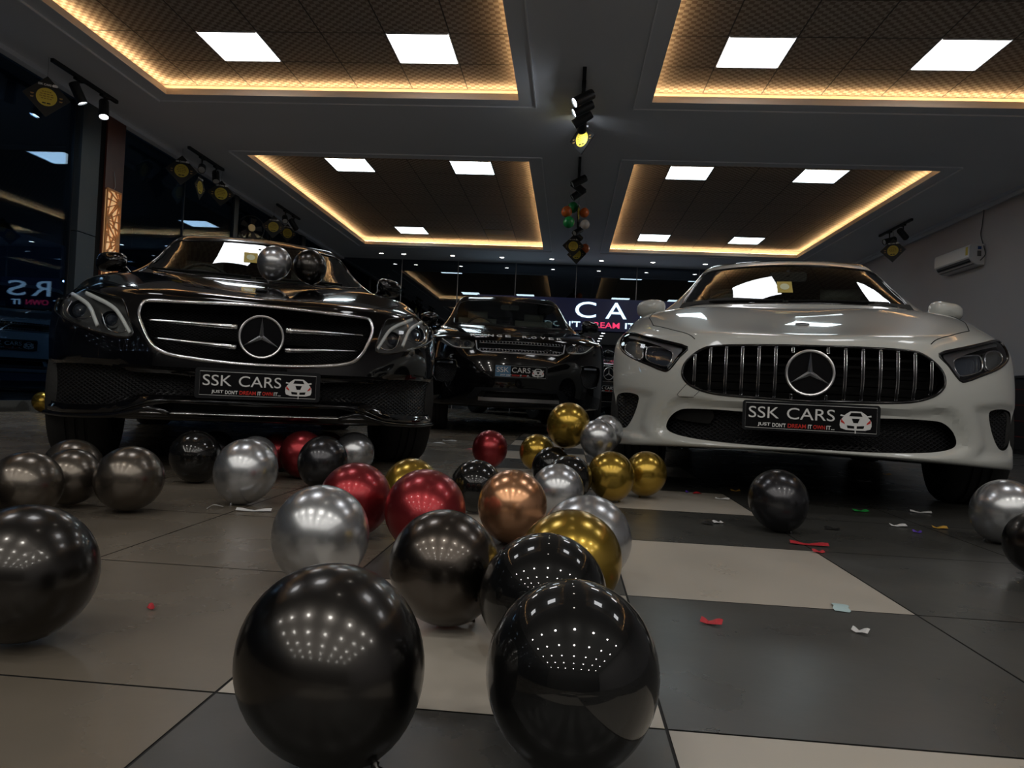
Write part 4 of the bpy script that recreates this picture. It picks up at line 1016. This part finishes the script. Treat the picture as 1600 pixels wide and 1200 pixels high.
# ------------------------------------------------------------------ hanging diamond placards
def placard(x, y, z, yaw, label, half=.20, group='black diamond placards'):
    t = thing('hanging_placard', label, 'placard', (x, y, z), yaw, group)
    m = MB(); m.prism([(0, -half), (half, 0), (0, half), (-half, 0)], -.004, .004); m.build('board', 'placard', t)
    m = MB(); m.lathe([(0, 0), (.088, 0), (.088, .002), (0, .002)], (0, -1, 0), (0, -.004, -.005), 32, 0)
    m.build('yellow_disc', 'placard_yellow', t)
    m = MB()
    for zz, w in ((.045, .04), (.022, .055), (0, .06), (-.022, .045)):
        for k in range(4): m.box((-w + k * w * .52, -.0075, zz - .004), (-w + k * w * .52 + w * .38, -.006, zz + .004), 0)
    m.build('disc_print', 'placard_text', t)
    m = MB(); m.box((-.035, -.0075, -.072), (-.004, -.006, -.060)); m.box((.004, -.0075, -.072), (.035, -.006, -.060)); m.build('disc_footer', 'placard', t)
    m = MB(); m.add(*text_mesh('SSK CARS', -.075, .035, .105, .125, -.0045, .0012, .02)); m.prism([(.045, .105), (.085, .105), (.092, .118), (.08, .13), (.05, .13), (.04, .118)], -.006, -.004)
    m.build('lettering', 'letter_white', t)
    m = MB()
    for sg in (-1, 1):
        for zz in (.012, -.02): m.prism([(sg * .105, zz), (sg * .135, zz), (sg * .13, zz - .012), (sg * .11, zz - .012)], -.007, -.004)
    m.build('bronze_marks', 'placard_bronze', t)
    m = MB(); m.tube([(0, 0, half - .01), (0, 0, CZ - z)], .0015, 4); m.build('hanging_thread', 'cable', t)
    return t
placard(-5.21, 6.7, 3.10, radians(38), 'black diamond placard with yellow disc, nearest one on the left by the lit lamps')
placard(-5.30, 9.35, 3.20, radians(30), 'black diamond placard with yellow disc, second along the left wall, facing the camera')
placard(-5.25, 9.75, 3.09, radians(95), 'black diamond placard seen nearly edge on between two others on the left', half=.18)
placard(-5.24, 10.35, 3.17, radians(30), 'black diamond placard with yellow disc just left of the wall fan', half=.19)
placard(-5.25, 12.3, 3.13, radians(25), 'black diamond placard with yellow disc, upper left of the pair past the wall fan')
placard(-5.40, 13.3, 3.24, radians(40), 'black diamond placard with yellow disc, lower right of the pair past the wall fan', half=.17)
placard(.03, 8.05, 3.28, radians(-42), 'black diamond placard lit brightly by the lamps in the centre aisle', half=.18)
placard(.04, 11.1, 3.22, radians(80), 'black diamond placard edge on amid the orange and green balloons', half=.16)
placard(-.02, 13.3, 3.17, radians(3), 'black diamond placard lowest in the centre aisle chain, facing the camera', half=.20)
placard(.05, 13.6, 3.08, radians(-20), 'black diamond placard tucked behind the last one in the centre aisle', half=.19)
placard(5.28, 12.5, 3.10, radians(-40), 'black diamond placard hanging under the right wall track', half=.2)

# wall fan / round fitting on the left
t = thing('wall_fan', 'round black wall fan with a brass hub high on the left wall', 'fan', (-5.42, 11.8, 2.98), radians(35))
m = MB(); n = 40
m.tube([(.21 * cos(2 * pi * k / n), 0, .21 * sin(2 * pi * k / n)) for k in range(n)], .007, 6, True)
for k in range(36):
    a = 2 * pi * k / 36; m.tube([(.05 * cos(a), -.045, .05 * sin(a)), (.15 * cos(a), -.04, .15 * sin(a)), (.21 * cos(a), 0, .21 * sin(a))], .0018, 4)
m.build('guard', 'fan_black', t, smooth=True)
m = MB()
for k in range(5):
    a = 2 * pi * k / 5; c = Vector((cos(a), 0, sin(a))); s_ = Vector((-sin(a), 0, cos(a)))
    m.add([c * .03 - s_ * .02, c * .03 + s_ * .02, c * .17 + s_ * .06 + Vector((0, .02, 0)), c * .18 - s_ * .03, c * .03 - s_ * .02 + Vector((0, .004, 0)), c * .03 + s_ * .02 + Vector((0, .004, 0)), c * .17 + s_ * .06 + Vector((0, .024, 0)), c * .18 - s_ * .03 + Vector((0, .004, 0))],
          [(0, 1, 2, 3), (7, 6, 5, 4), (0, 3, 7, 4), (1, 5, 6, 2), (2, 6, 7, 3), (0, 4, 5, 1)])
m.build('blades', 'fan_black', t)
m = MB(); m.lathe([(0, 0), (.058, 0), (.06, .01), (.06, .02), (0, .02)], (0, 1, 0), (0, -.06, 0), 28); m.build('hub', 'brass', t, smooth=False)
m = MB(); m.lathe([(.06, 0), (.07, .05), (.05, .11), (0, .12)], (0, 1, 0), (0, .01, 0), 24); m.tube([(0, .09, 0), (-.03, .10, -.05), (-.05, .12, -.22)], .02, 8); m.build('motor', 'fan_black', t, smooth=True)

# ------------------------------------------------------------------ air conditioner on the right wall
t = thing('air_conditioner', 'white split air conditioner high on the right wall with a black cable', 'air conditioner', (XR - .004, 10.93, 2.60))
m = MB(); pr = [(0, .30), (-.17, .30), (-.20, .285), (-.215, .25), (-.215, .11), (-.20, .09)]; pr2 = [(-.17, .045), (-.10, .0), (0, .0)]
P = pr + pr2; n = len(P)
m.v = [(x, 0, z) for x, z in P] + [(x, 1.0, z) for x, z in P]
m.f = [tuple(range(n)), tuple(range(2 * n - 1, n - 1, -1))] + [(i, i + n, (i + 1) % n + n, (i + 1) % n) for i in range(n)]; m.m = [0] * len(m.f)
m.build('casing', 'ac_white', t, angle=30)
m = MB(); m.add([(-.203, .03, .088), (-.203, .97, .088), (-.165, .97, .038), (-.165, .03, .038)], [(0, 1, 2, 3)], 0); m.box((-.155, .03, .012), (-.06, .97, .018)); m.build('louvre', 'ac_dark', t)
m = MB(); m.box((-.19, .04, .05), (-.178, .96, .056)); m.build('air_flap', 'matte_black', t)
m = MB(); m.box((-.217, .04, .14), (-.2145, .10, .26), 0); m.build('energy_label', 'yellow_sticker', t)
m = MB(); m.box((-.10, -.002, .22), (-.05, 0, .265), 0); m.box((-.105, -.002, .12), (-.05, 0, .20), 1); m.build('side_label', ['ac_blue', 'ac_dark'], t)
m = MB(); m.tube(smooth_loop([(-.012, .03, CZ - 2.62), (-.013, .07, .6), (-.012, .10, .45), (-.02, -.01, .25), (-.02, -.05, .14), (-.05, -.025, .08), (-.06, .0, .06)], 5, False), .006, 6); m.build('power_cable', 'cable', t, smooth=True)

# dark counter at the right edge behind the white car
t = thing('counter', 'low black counter with thin red lines against the right wall', 'counter', (5.15, 8.2, 0))
m = MB(); m.box((0, 0, .06), (.74, 2.3, .87)); m.box((.04, .04, 0), (.74, 2.26, .06)); m.build('carcass', 'counter_black', t)
m = MB(); m.box((-.03, -.03, .87), (.74, 2.33, .90)); m.build('worktop', 'counter_black', t)
m = MB()
for z in (.2, .38, .56, .74): m.box((-.006, .02, z), (0, 2.28, z + .006)); m.box((.0, -.006, z), (.74, 0, z + .006))
m.build('red_trim', 'counter_red', t)
t = thing('monitor', 'dark screen standing on the black counter at the right edge', 'screen', (5.45, 8.6, .90), radians(-60))
m = MB(); m.rbox((-.26, 0, .08), (.26, .03, .40), .015); m.build('screen', 'gloss_black', t)
m = MB(); m.box((-.02, .01, .01), (.02, .04, .12)); m.rbox((-.1, -.06, 0), (.1, .1, .01), .004); m.build('stand', 'black_plastic', t)

# ------------------------------------------------------------------ neon sign in front of the back glass
t = thing('neon_sign', 'neon SSK CARS sign with a smaller red and white line, on a dark blue board', 'sign', (0, 16.85, 0))
m = MB(); m.box((-2.2, 0, 1.96), (2.9, .05, 2.70)); m.build('backboard', 'sign_board', t)
for w_ in ((('S', -1.9), ('S', -1.35), ('K', -.8)), (('C', .33), ('A', 1.03), ('R', 1.82), ('S', 2.46))):
    m = MB()
    for ch, x in w_: m.add(*text_mesh(ch, x - .24, x + .24, 2.25, 2.62, -.004, .02, .0))
    m.build('large_letters', 'neon_white', t)
m = MB()
for s_, a, b in (('JUST', -1.35, -.75), ("DON'T", -.6, .22), ('IT', 1.25, 1.48), ('IT', 2.35, 2.58)): m.add(*text_mesh(s_, a, b, 2.03, 2.16, -.004, .02, .01))
m.build('small_white_letters', 'neon_white', t)
m = MB()
for s_, a, b in (('DREAM', .36, 1.12), ('OWN', 1.62, 2.2)): m.add(*text_mesh(s_, a, b, 2.03, 2.16, -.004, .02, .01))
m.build('small_red_letters', 'neon_red', t)
for x in (-2.0, 2.7): m = MB(); m.box((x - .02, .0, .01), (x + .02, .04, 1.97)); m.box((x - .12, -.1, 0), (x + .12, .14, .012)); m.build('stand', 'dark_metal', t)

# ------------------------------------------------------------------ balloons
def balloon_mesh(R, stretch=1.06, seg=40, rings=26):
    m = MB(); prof = []
    for k in range(rings + 1):
        a = pi * k / rings; r = sin(a) * (1 - .07 * (1 - cos(a)) / 2 * 1.0); h = cos(a) * stretch
        if a > pi * .5: r *= 1 - .10 * ((a - pi / 2) / (pi / 2)) ** 2
        prof.append((R * max(r, .0), R * h))
    prof[-1] = (R * .035, -R * stretch * 1.005)
    m.lathe(prof, (0, 0, 1), (0, 0, 0), seg)
    return m
BM = {}
BALLOONS = []
def balloon(x, y, z, R, mt, label, tilt=None, cat='balloon', group='balloons on the floor', stretch=1.05, thread=False):
    key = (mt, round(R, 3), stretch)
    t = thing('balloon', label, cat, (x, y, z), 0, group)
    if key not in BM:
        o = balloon_mesh(R, stretch).build('skin', mt, t, smooth=True); BM[key] = o.data
        k = MB(); k.lathe([(R * .035, 0), (R * .05, -R * .03), (R * .03, -R * .05), (R * .075, -R * .11), (R * .06, -R * .115), (.0, -R * .08)], (0, 0, 1), (0, 0, -R * stretch), 12)
        k.tube([(0, 0, -R * (stretch + .08)), (R * .03, 0, -R * (stretch + .14)), (0, R * .02, -R * (stretch + .2))], [R * .03, R * .022, R * .03], 6)
        ko = k.build('knot', mt, t, smooth=True); BM[key + ('k',)] = ko.data
    else:
        o = bpy.data.objects.new('skin', BM[key]); COL.objects.link(o); o.parent = t
        ko = bpy.data.objects.new('knot', BM[key + ('k',)]); COL.objects.link(ko); ko.parent = t
    if tilt is None: tilt = (radians(random.uniform(55, 75)), 0, radians(random.uniform(0, 360)))
    t.rotation_euler = tilt
    BALLOONS.append(t)
    return t
K, KG, BZ, CH, SI, GO, RE, RO = ('balloon_black', 'balloon_gloss_black', 'balloon_bronze', 'balloon_charcoal', 'balloon_silver', 'balloon_gold', 'balloon_red', 'balloon_rose')
DB = 'balloon_brown'; mat(DB, (.085, .072, .062), .27, metal=1., coat=.4, coat_r=.08)
def tl(a, b=0, c=0): return (radians(a), radians(b), radians(c))
BL = [
 (-.244, .790, .108, .105, K, 'largest black balloon at the front, left of the front pair', tl(-20, -36, 0)),
 (.020, .819, .104, .100, KG, 'glossy black balloon at the front, right of the front pair', tl(-14, 6, 30)),
 (-.026, 1.150, .101, .099, KG, 'glossy black balloon directly behind the glossy front one', tl(70, 0, 60)),
 (-.198, 1.268, .104, .099, DB, 'dark brownish balloon between the front pair and the two red ones', tl(20, -25, 0)),
 (-.489, 1.46, .104, .101, SI, 'large silver balloon behind the front left black balloon', tl(12, 5, 0)),
 (.015, 1.385, .102, .099, GO, 'gold balloon tucked behind the glossy black balloons on the right', tl(60, 0, 100)),
 (.050, 1.60, .103, .100, SI, 'silver balloon behind the near gold balloon', tl(65, 0, 80)),
 (-.137, 2.012, .102, .099, RO, 'rose gold copper balloon in the middle of the heap', tl(15, 0, 0)),
 (-.344, 1.825, .107, .106, RE, 'large red balloon just behind the dark brownish one', tl(60, 0, 200)),
 (-.566, 1.96, .103, .101, RE, 'red balloon just above the large silver balloon', tl(30, 25, 0)),
 (-.500, 2.36, .095, .093, GO, 'gold balloon behind the two red balloons', tl(60, 0, 150)),
 (-.298, 2.48, .092, .091, KG, 'small glossy black balloon left of the rose gold one', tl(50, 0, 20)),
 (-.021, 2.452, .094, .092, SI, 'silver balloon behind the rose gold balloon', tl(40, 0, 40)),
 (.018, 2.84, .096, .092, KG, 'glossy black balloon next to the gold pair, right of two', tl(70, 0, 130)),
 (-.058, 3.294, .093, .090, KG, 'glossy black balloon behind the other near the gold ones', tl(40, 0, 60)),
 (-.149, 3.945, .102, .099, GO, 'gold balloon on the floor left below the raised gold one', tl(40, 0, 0)),
 (.010, 3.31, .283, .101, GO, 'gold balloon raised on top of the heap', tl(20, 10, 0)),
 (.142, 3.18, .236, .082, SI, 'pale silver balloon against the white car bumper, nearer of two', tl(10, 0, 0)),
 (.186, 3.345, .258, .078, SI, 'pale silver balloon peeping out behind the other by the white car', tl(10, 0, 0)),
 (.190, 2.935, .104, .097, GO, 'gold balloon in front of the white car, left of the gold pair', tl(15, -20, 0)),
 (.345, 3.12, .103, .092, GO, 'gold balloon in front of the white car, right of the gold pair', tl(10, 10, 0)),
 (.715, 2.479, .103, .099, CH, 'dark grey balloon alone in front of the white car grille', tl(-12, -20, 0)),
 (1.445, 2.509, .105, .103, SI, 'silver balloon at the right edge in front of the white car', tl(20, 20, 0)),
 (1.241, 1.993, .092, .088, K, 'black balloon cut off at the right edge', tl(60, 0, 0)),
 (-.413, 4.008, .103, .101, RE, 'red balloon alone on the floor between the two front cars', tl(8, 4, 0)),
 (-1.068, 2.38, .110, .107, SI, 'silver balloon in front of the black saloon number plate', tl(-17, 15, 0)),
 (-1.282, 2.95, .094, .092, SI, 'silver balloon half hidden behind the one under the number plate', tl(40, 0, 20)),
 (-1.345, 3.30, .089, .084, RE, 'red balloon farthest left under the black saloon', tl(40, 0, 60)),
 (-1.141, 3.108, .104, .101, RE, 'red balloon in the middle of the row under the black saloon', tl(20, 0, 0)),
 (-.972, 2.872, .104, .101, CH, 'dark balloon in front of the red ones by the black saloon', tl(-12, 20, 0)),
 (-1.165, 3.51, .092, .088, RE, 'red balloon under the black saloon beside its right wheel', tl(20, 0, 100)),
 (-.985, 3.36, .099, .097, SI, 'silver balloon by the black saloon wheel on the right', tl(20, 0, 0)),
 (-1.458, 2.791, .104, .102, KG, 'glossy black balloon beneath the black saloon bumper, left of the silver one', tl(30, 0, 0)),
 (-1.611, 3.27, .088, .086, CH, 'dark grey balloon peeping out behind the glossy black one under the saloon', tl(30, 0, 0)),
 (-1.31, 2.112, .102, .100, BZ, 'dark bronze balloon on the left, nearest the middle of its group', tl(60, 0, 60)),
 (-1.645, 2.338, .097, .094, BZ, 'dark bronze balloon on the left, farthest back of its group', tl(50, 0, 0)),
 (-1.518, 2.14, .092, .088, BZ, 'dark bronze balloon on the left, squeezed in the middle of its group', tl(60, 0, 100)),
 (-1.475, 1.90, .098, .095, BZ, 'dark bronze balloon with bright warm highlights at the far left', tl(60, 0, 60)),
 (-1.500, 1.72, .080, .078, BZ, 'dark balloon cut off by the left edge, below the bronze group', tl(60, 0, 0)),
 (-.806, 1.045, .108, .105, K, 'large black balloon cut off at the left front', tl(60, 0, 45)),
 (-5.30, 7.00, .102, .100, GO, 'gold balloon by the glass wall at the far left', tl(20, 0, 0)),
]
for x, y, z, R, mt, lab, ti in BL: balloon(x, y, z, R, mt, lab, ti)
balloon(-1.652, 3.906, 1.072, .094, SI, 'silver balloon resting on the black saloon bonnet below the windscreen', tl(0, 15, 0), group='balloons on the bonnet')
balloon(-1.483, 4.004, 1.075, .095, K, 'black balloon resting on the black saloon bonnet beside the silver one', tl(0, -15, 0), group='balloons on the bonnet')
cbl = [(-.14, 11.0, 3.21, .085, 'balloon_orange', 'matt orange balloon on the left of the ceiling cluster'), (.13, 11.15, 3.24, .075, 'balloon_orange', 'matt orange balloon on the right of the ceiling cluster'),
       (-.05, 11.2, 3.33, .085, 'balloon_green', 'matt green balloon at the top of the ceiling cluster'), (-.10, 10.93, 3.035, .088, 'balloon_green', 'matt green balloon at the bottom of the ceiling cluster'),
       (.15, 11.36, 3.11, .075, 'balloon_pale', 'pale balloon behind the orange one in the ceiling cluster'), (.20, 13.75, 3.22, .09, 'balloon_orange', 'orange balloon half hidden behind the last centre aisle placard')]
for x, y, z, R, mt, lab in cbl:
    t = balloon(x, y, z, R, mt, lab, tl(180, 10, 0), group='balloons under the ceiling', stretch=1.02)
    inv = t.rotation_euler.to_matrix().transposed(); k0 = Vector((0, 0, -R * 1.05)); k1 = inv @ Vector((0, 0, CZ - z))
    m = MB(); m.tube([k0, k1], .0012, 4); m.build('string', 'string', t)
# loose threads on two knots
for nm_, a, b, lab in (('balloon_thread', (-1.095, 2.29, .004), .05, 'white thread end under the silver balloon by the number plate'),):
    m = MB(); m.tube(smooth_loop([a, (a[0] - .02, a[1] - .02, .012), (a[0] - .04, a[1] - .01, .004), (a[0] - .03, a[1] - .05, .004)], 4, False), .0015, 5)
    tag(m.build(nm_, 'string', smooth=True), lab, 'thread')

# ------------------------------------------------------------------ paper scraps on the floor
mat('scrap_red', (.45, .02, .03), .5); mat('scrap_green', (.02, .32, .06), .5); mat('scrap_gold', (.55, .32, .05), .4); mat('scrap_violet', (.08, .03, .35), .5)
mat('scrap_white', (.6, .6, .6), .5); mat('scrap_blue', (.45, .6, .62), .5); mat('scrap_black', (.01, .01, .01), .4)
def scrap(x, y, w, l, a, mt, label, curl=.006, group=None):
    m = MB(); n = 6; vs = []
    for i in range(n + 1):
        u = i / n - .5; ww = w * (1 - .5 * abs(u)) * (1 + .2 * sin(9 * u + x * 40))
        for s_ in (-1, 1): vs.append((u * l, s_ * ww / 2, .0015 + curl * abs(sin(3 * u + y * 7)) * (1 + .5 * s_)))
    k = len(vs); vs += [(p[0], p[1], p[2] + .0006) for p in vs]
    fs = [(2 * i, 2 * i + 1, 2 * i + 3, 2 * i + 2) for i in range(n)]; fs += [tuple(q + k for q in reversed(f)) for f in fs]
    fs += [(2 * i, 2 * i + 2, 2 * i + 2 + k, 2 * i + k) for i in range(n)] + [(2 * i + 1, 2 * i + 1 + k, 2 * i + 3 + k, 2 * i + 3) for i in range(n)] + [(0, k, k + 1, 1), (2 * n, 2 * n + 1, 2 * n + 1 + k, 2 * n + k)]
    m.add(vs, fs); o = m.build('paper_scrap', mt, loc=(x, y, 0), rot=(0, 0, radians(a))); tag(o, label, 'scrap', group or 'paper scraps on the floor'); return o
SC = [(1.22,3.09,.025,.07,20,'scrap_green','green scrap on the dark floor in front of the white car'),(.75,2.27,.022,.11,-8,'scrap_red','long red scrap in front of the dark grey balloon'),
 (.74,2.16,.015,.035,10,'scrap_red','tiny red scrap on the light tile corner'),(1.22,2.75,.02,.06,5,'scrap_white','whitish scrap left of the gold scrap near the right balloon'),(1.37,2.76,.022,.05,-10,'scrap_gold','gold foil scrap near the right silver balloon'),
 (1.23,2.63,.012,.03,0,'scrap_violet','violet scrap on the floor near the right'),(.29,1.40,.02,.04,-20,'scrap_red','red scrap alone on the big dark tile'),(.565,1.41,.015,.03,-40,'scrap_white','small white scrap on the big dark tile'),
 (.50,2.54,.02,.045,-30,'scrap_black','black scrap on the dark tile by the gold balloons'),(.54,2.58,.018,.04,30,'scrap_white','grey white scrap beside the black one near the gold balloons'),
 (.61,3.37,.015,.04,10,'scrap_red','red scrap on the light tile beneath the white car'),(.57,3.40,.012,.03,60,'scrap_violet','violet scrap on the light tile beneath the white car'),
 (.69,3.22,.015,.06,-20,'scrap_white','white scrap at the edge of the light tile beneath the white car'),(-.98,2.26,.02,.11,10,'scrap_white','white strip on the floor behind the large silver balloon'),
 (-.98,5.62,.03,.10,5,'scrap_white','white scrap on the floor beside the black saloon wheel'),(-.67,5.17,.02,.07,0,'scrap_red','red scrap on the floor left of the lone red balloon'),
 (-.95,5.95,.02,.12,-5,'scrap_white','pale strip farthest away in the aisle between the cars'),(1.49,3.16,.02,.08,-15,'scrap_white','white scrap in front of the white car by the right balloon'),
 (.93,2.59,.02,.05,0,'scrap_black','black scrap right of the dark grey balloon'),(.82,3.55,.015,.05,20,'scrap_gold','gold scrap under the white car behind the grey balloon'),
 (2.12,4.97,.03,.05,0,'scrap_gold','gold scrap far under the white car'),(1.75,4.4,.03,.09,20,'scrap_white','white scrap far under the white car near its wheel'),(-.72,1.25,.012,.014,0,'scrap_red','tiny red fleck on the tile at the left'),
 (.80,3.0,.012,.05,40,'scrap_green','thin green scrap beside the grey balloon')]
for x, y, w, l, a, mt, lab in SC: scrap(x, y, w, l, a, mt, lab)
scrap(.59, 1.575, .035, .06, 75, 'scrap_blue', 'pale blue square scrap on the edge of the light tile', .002)
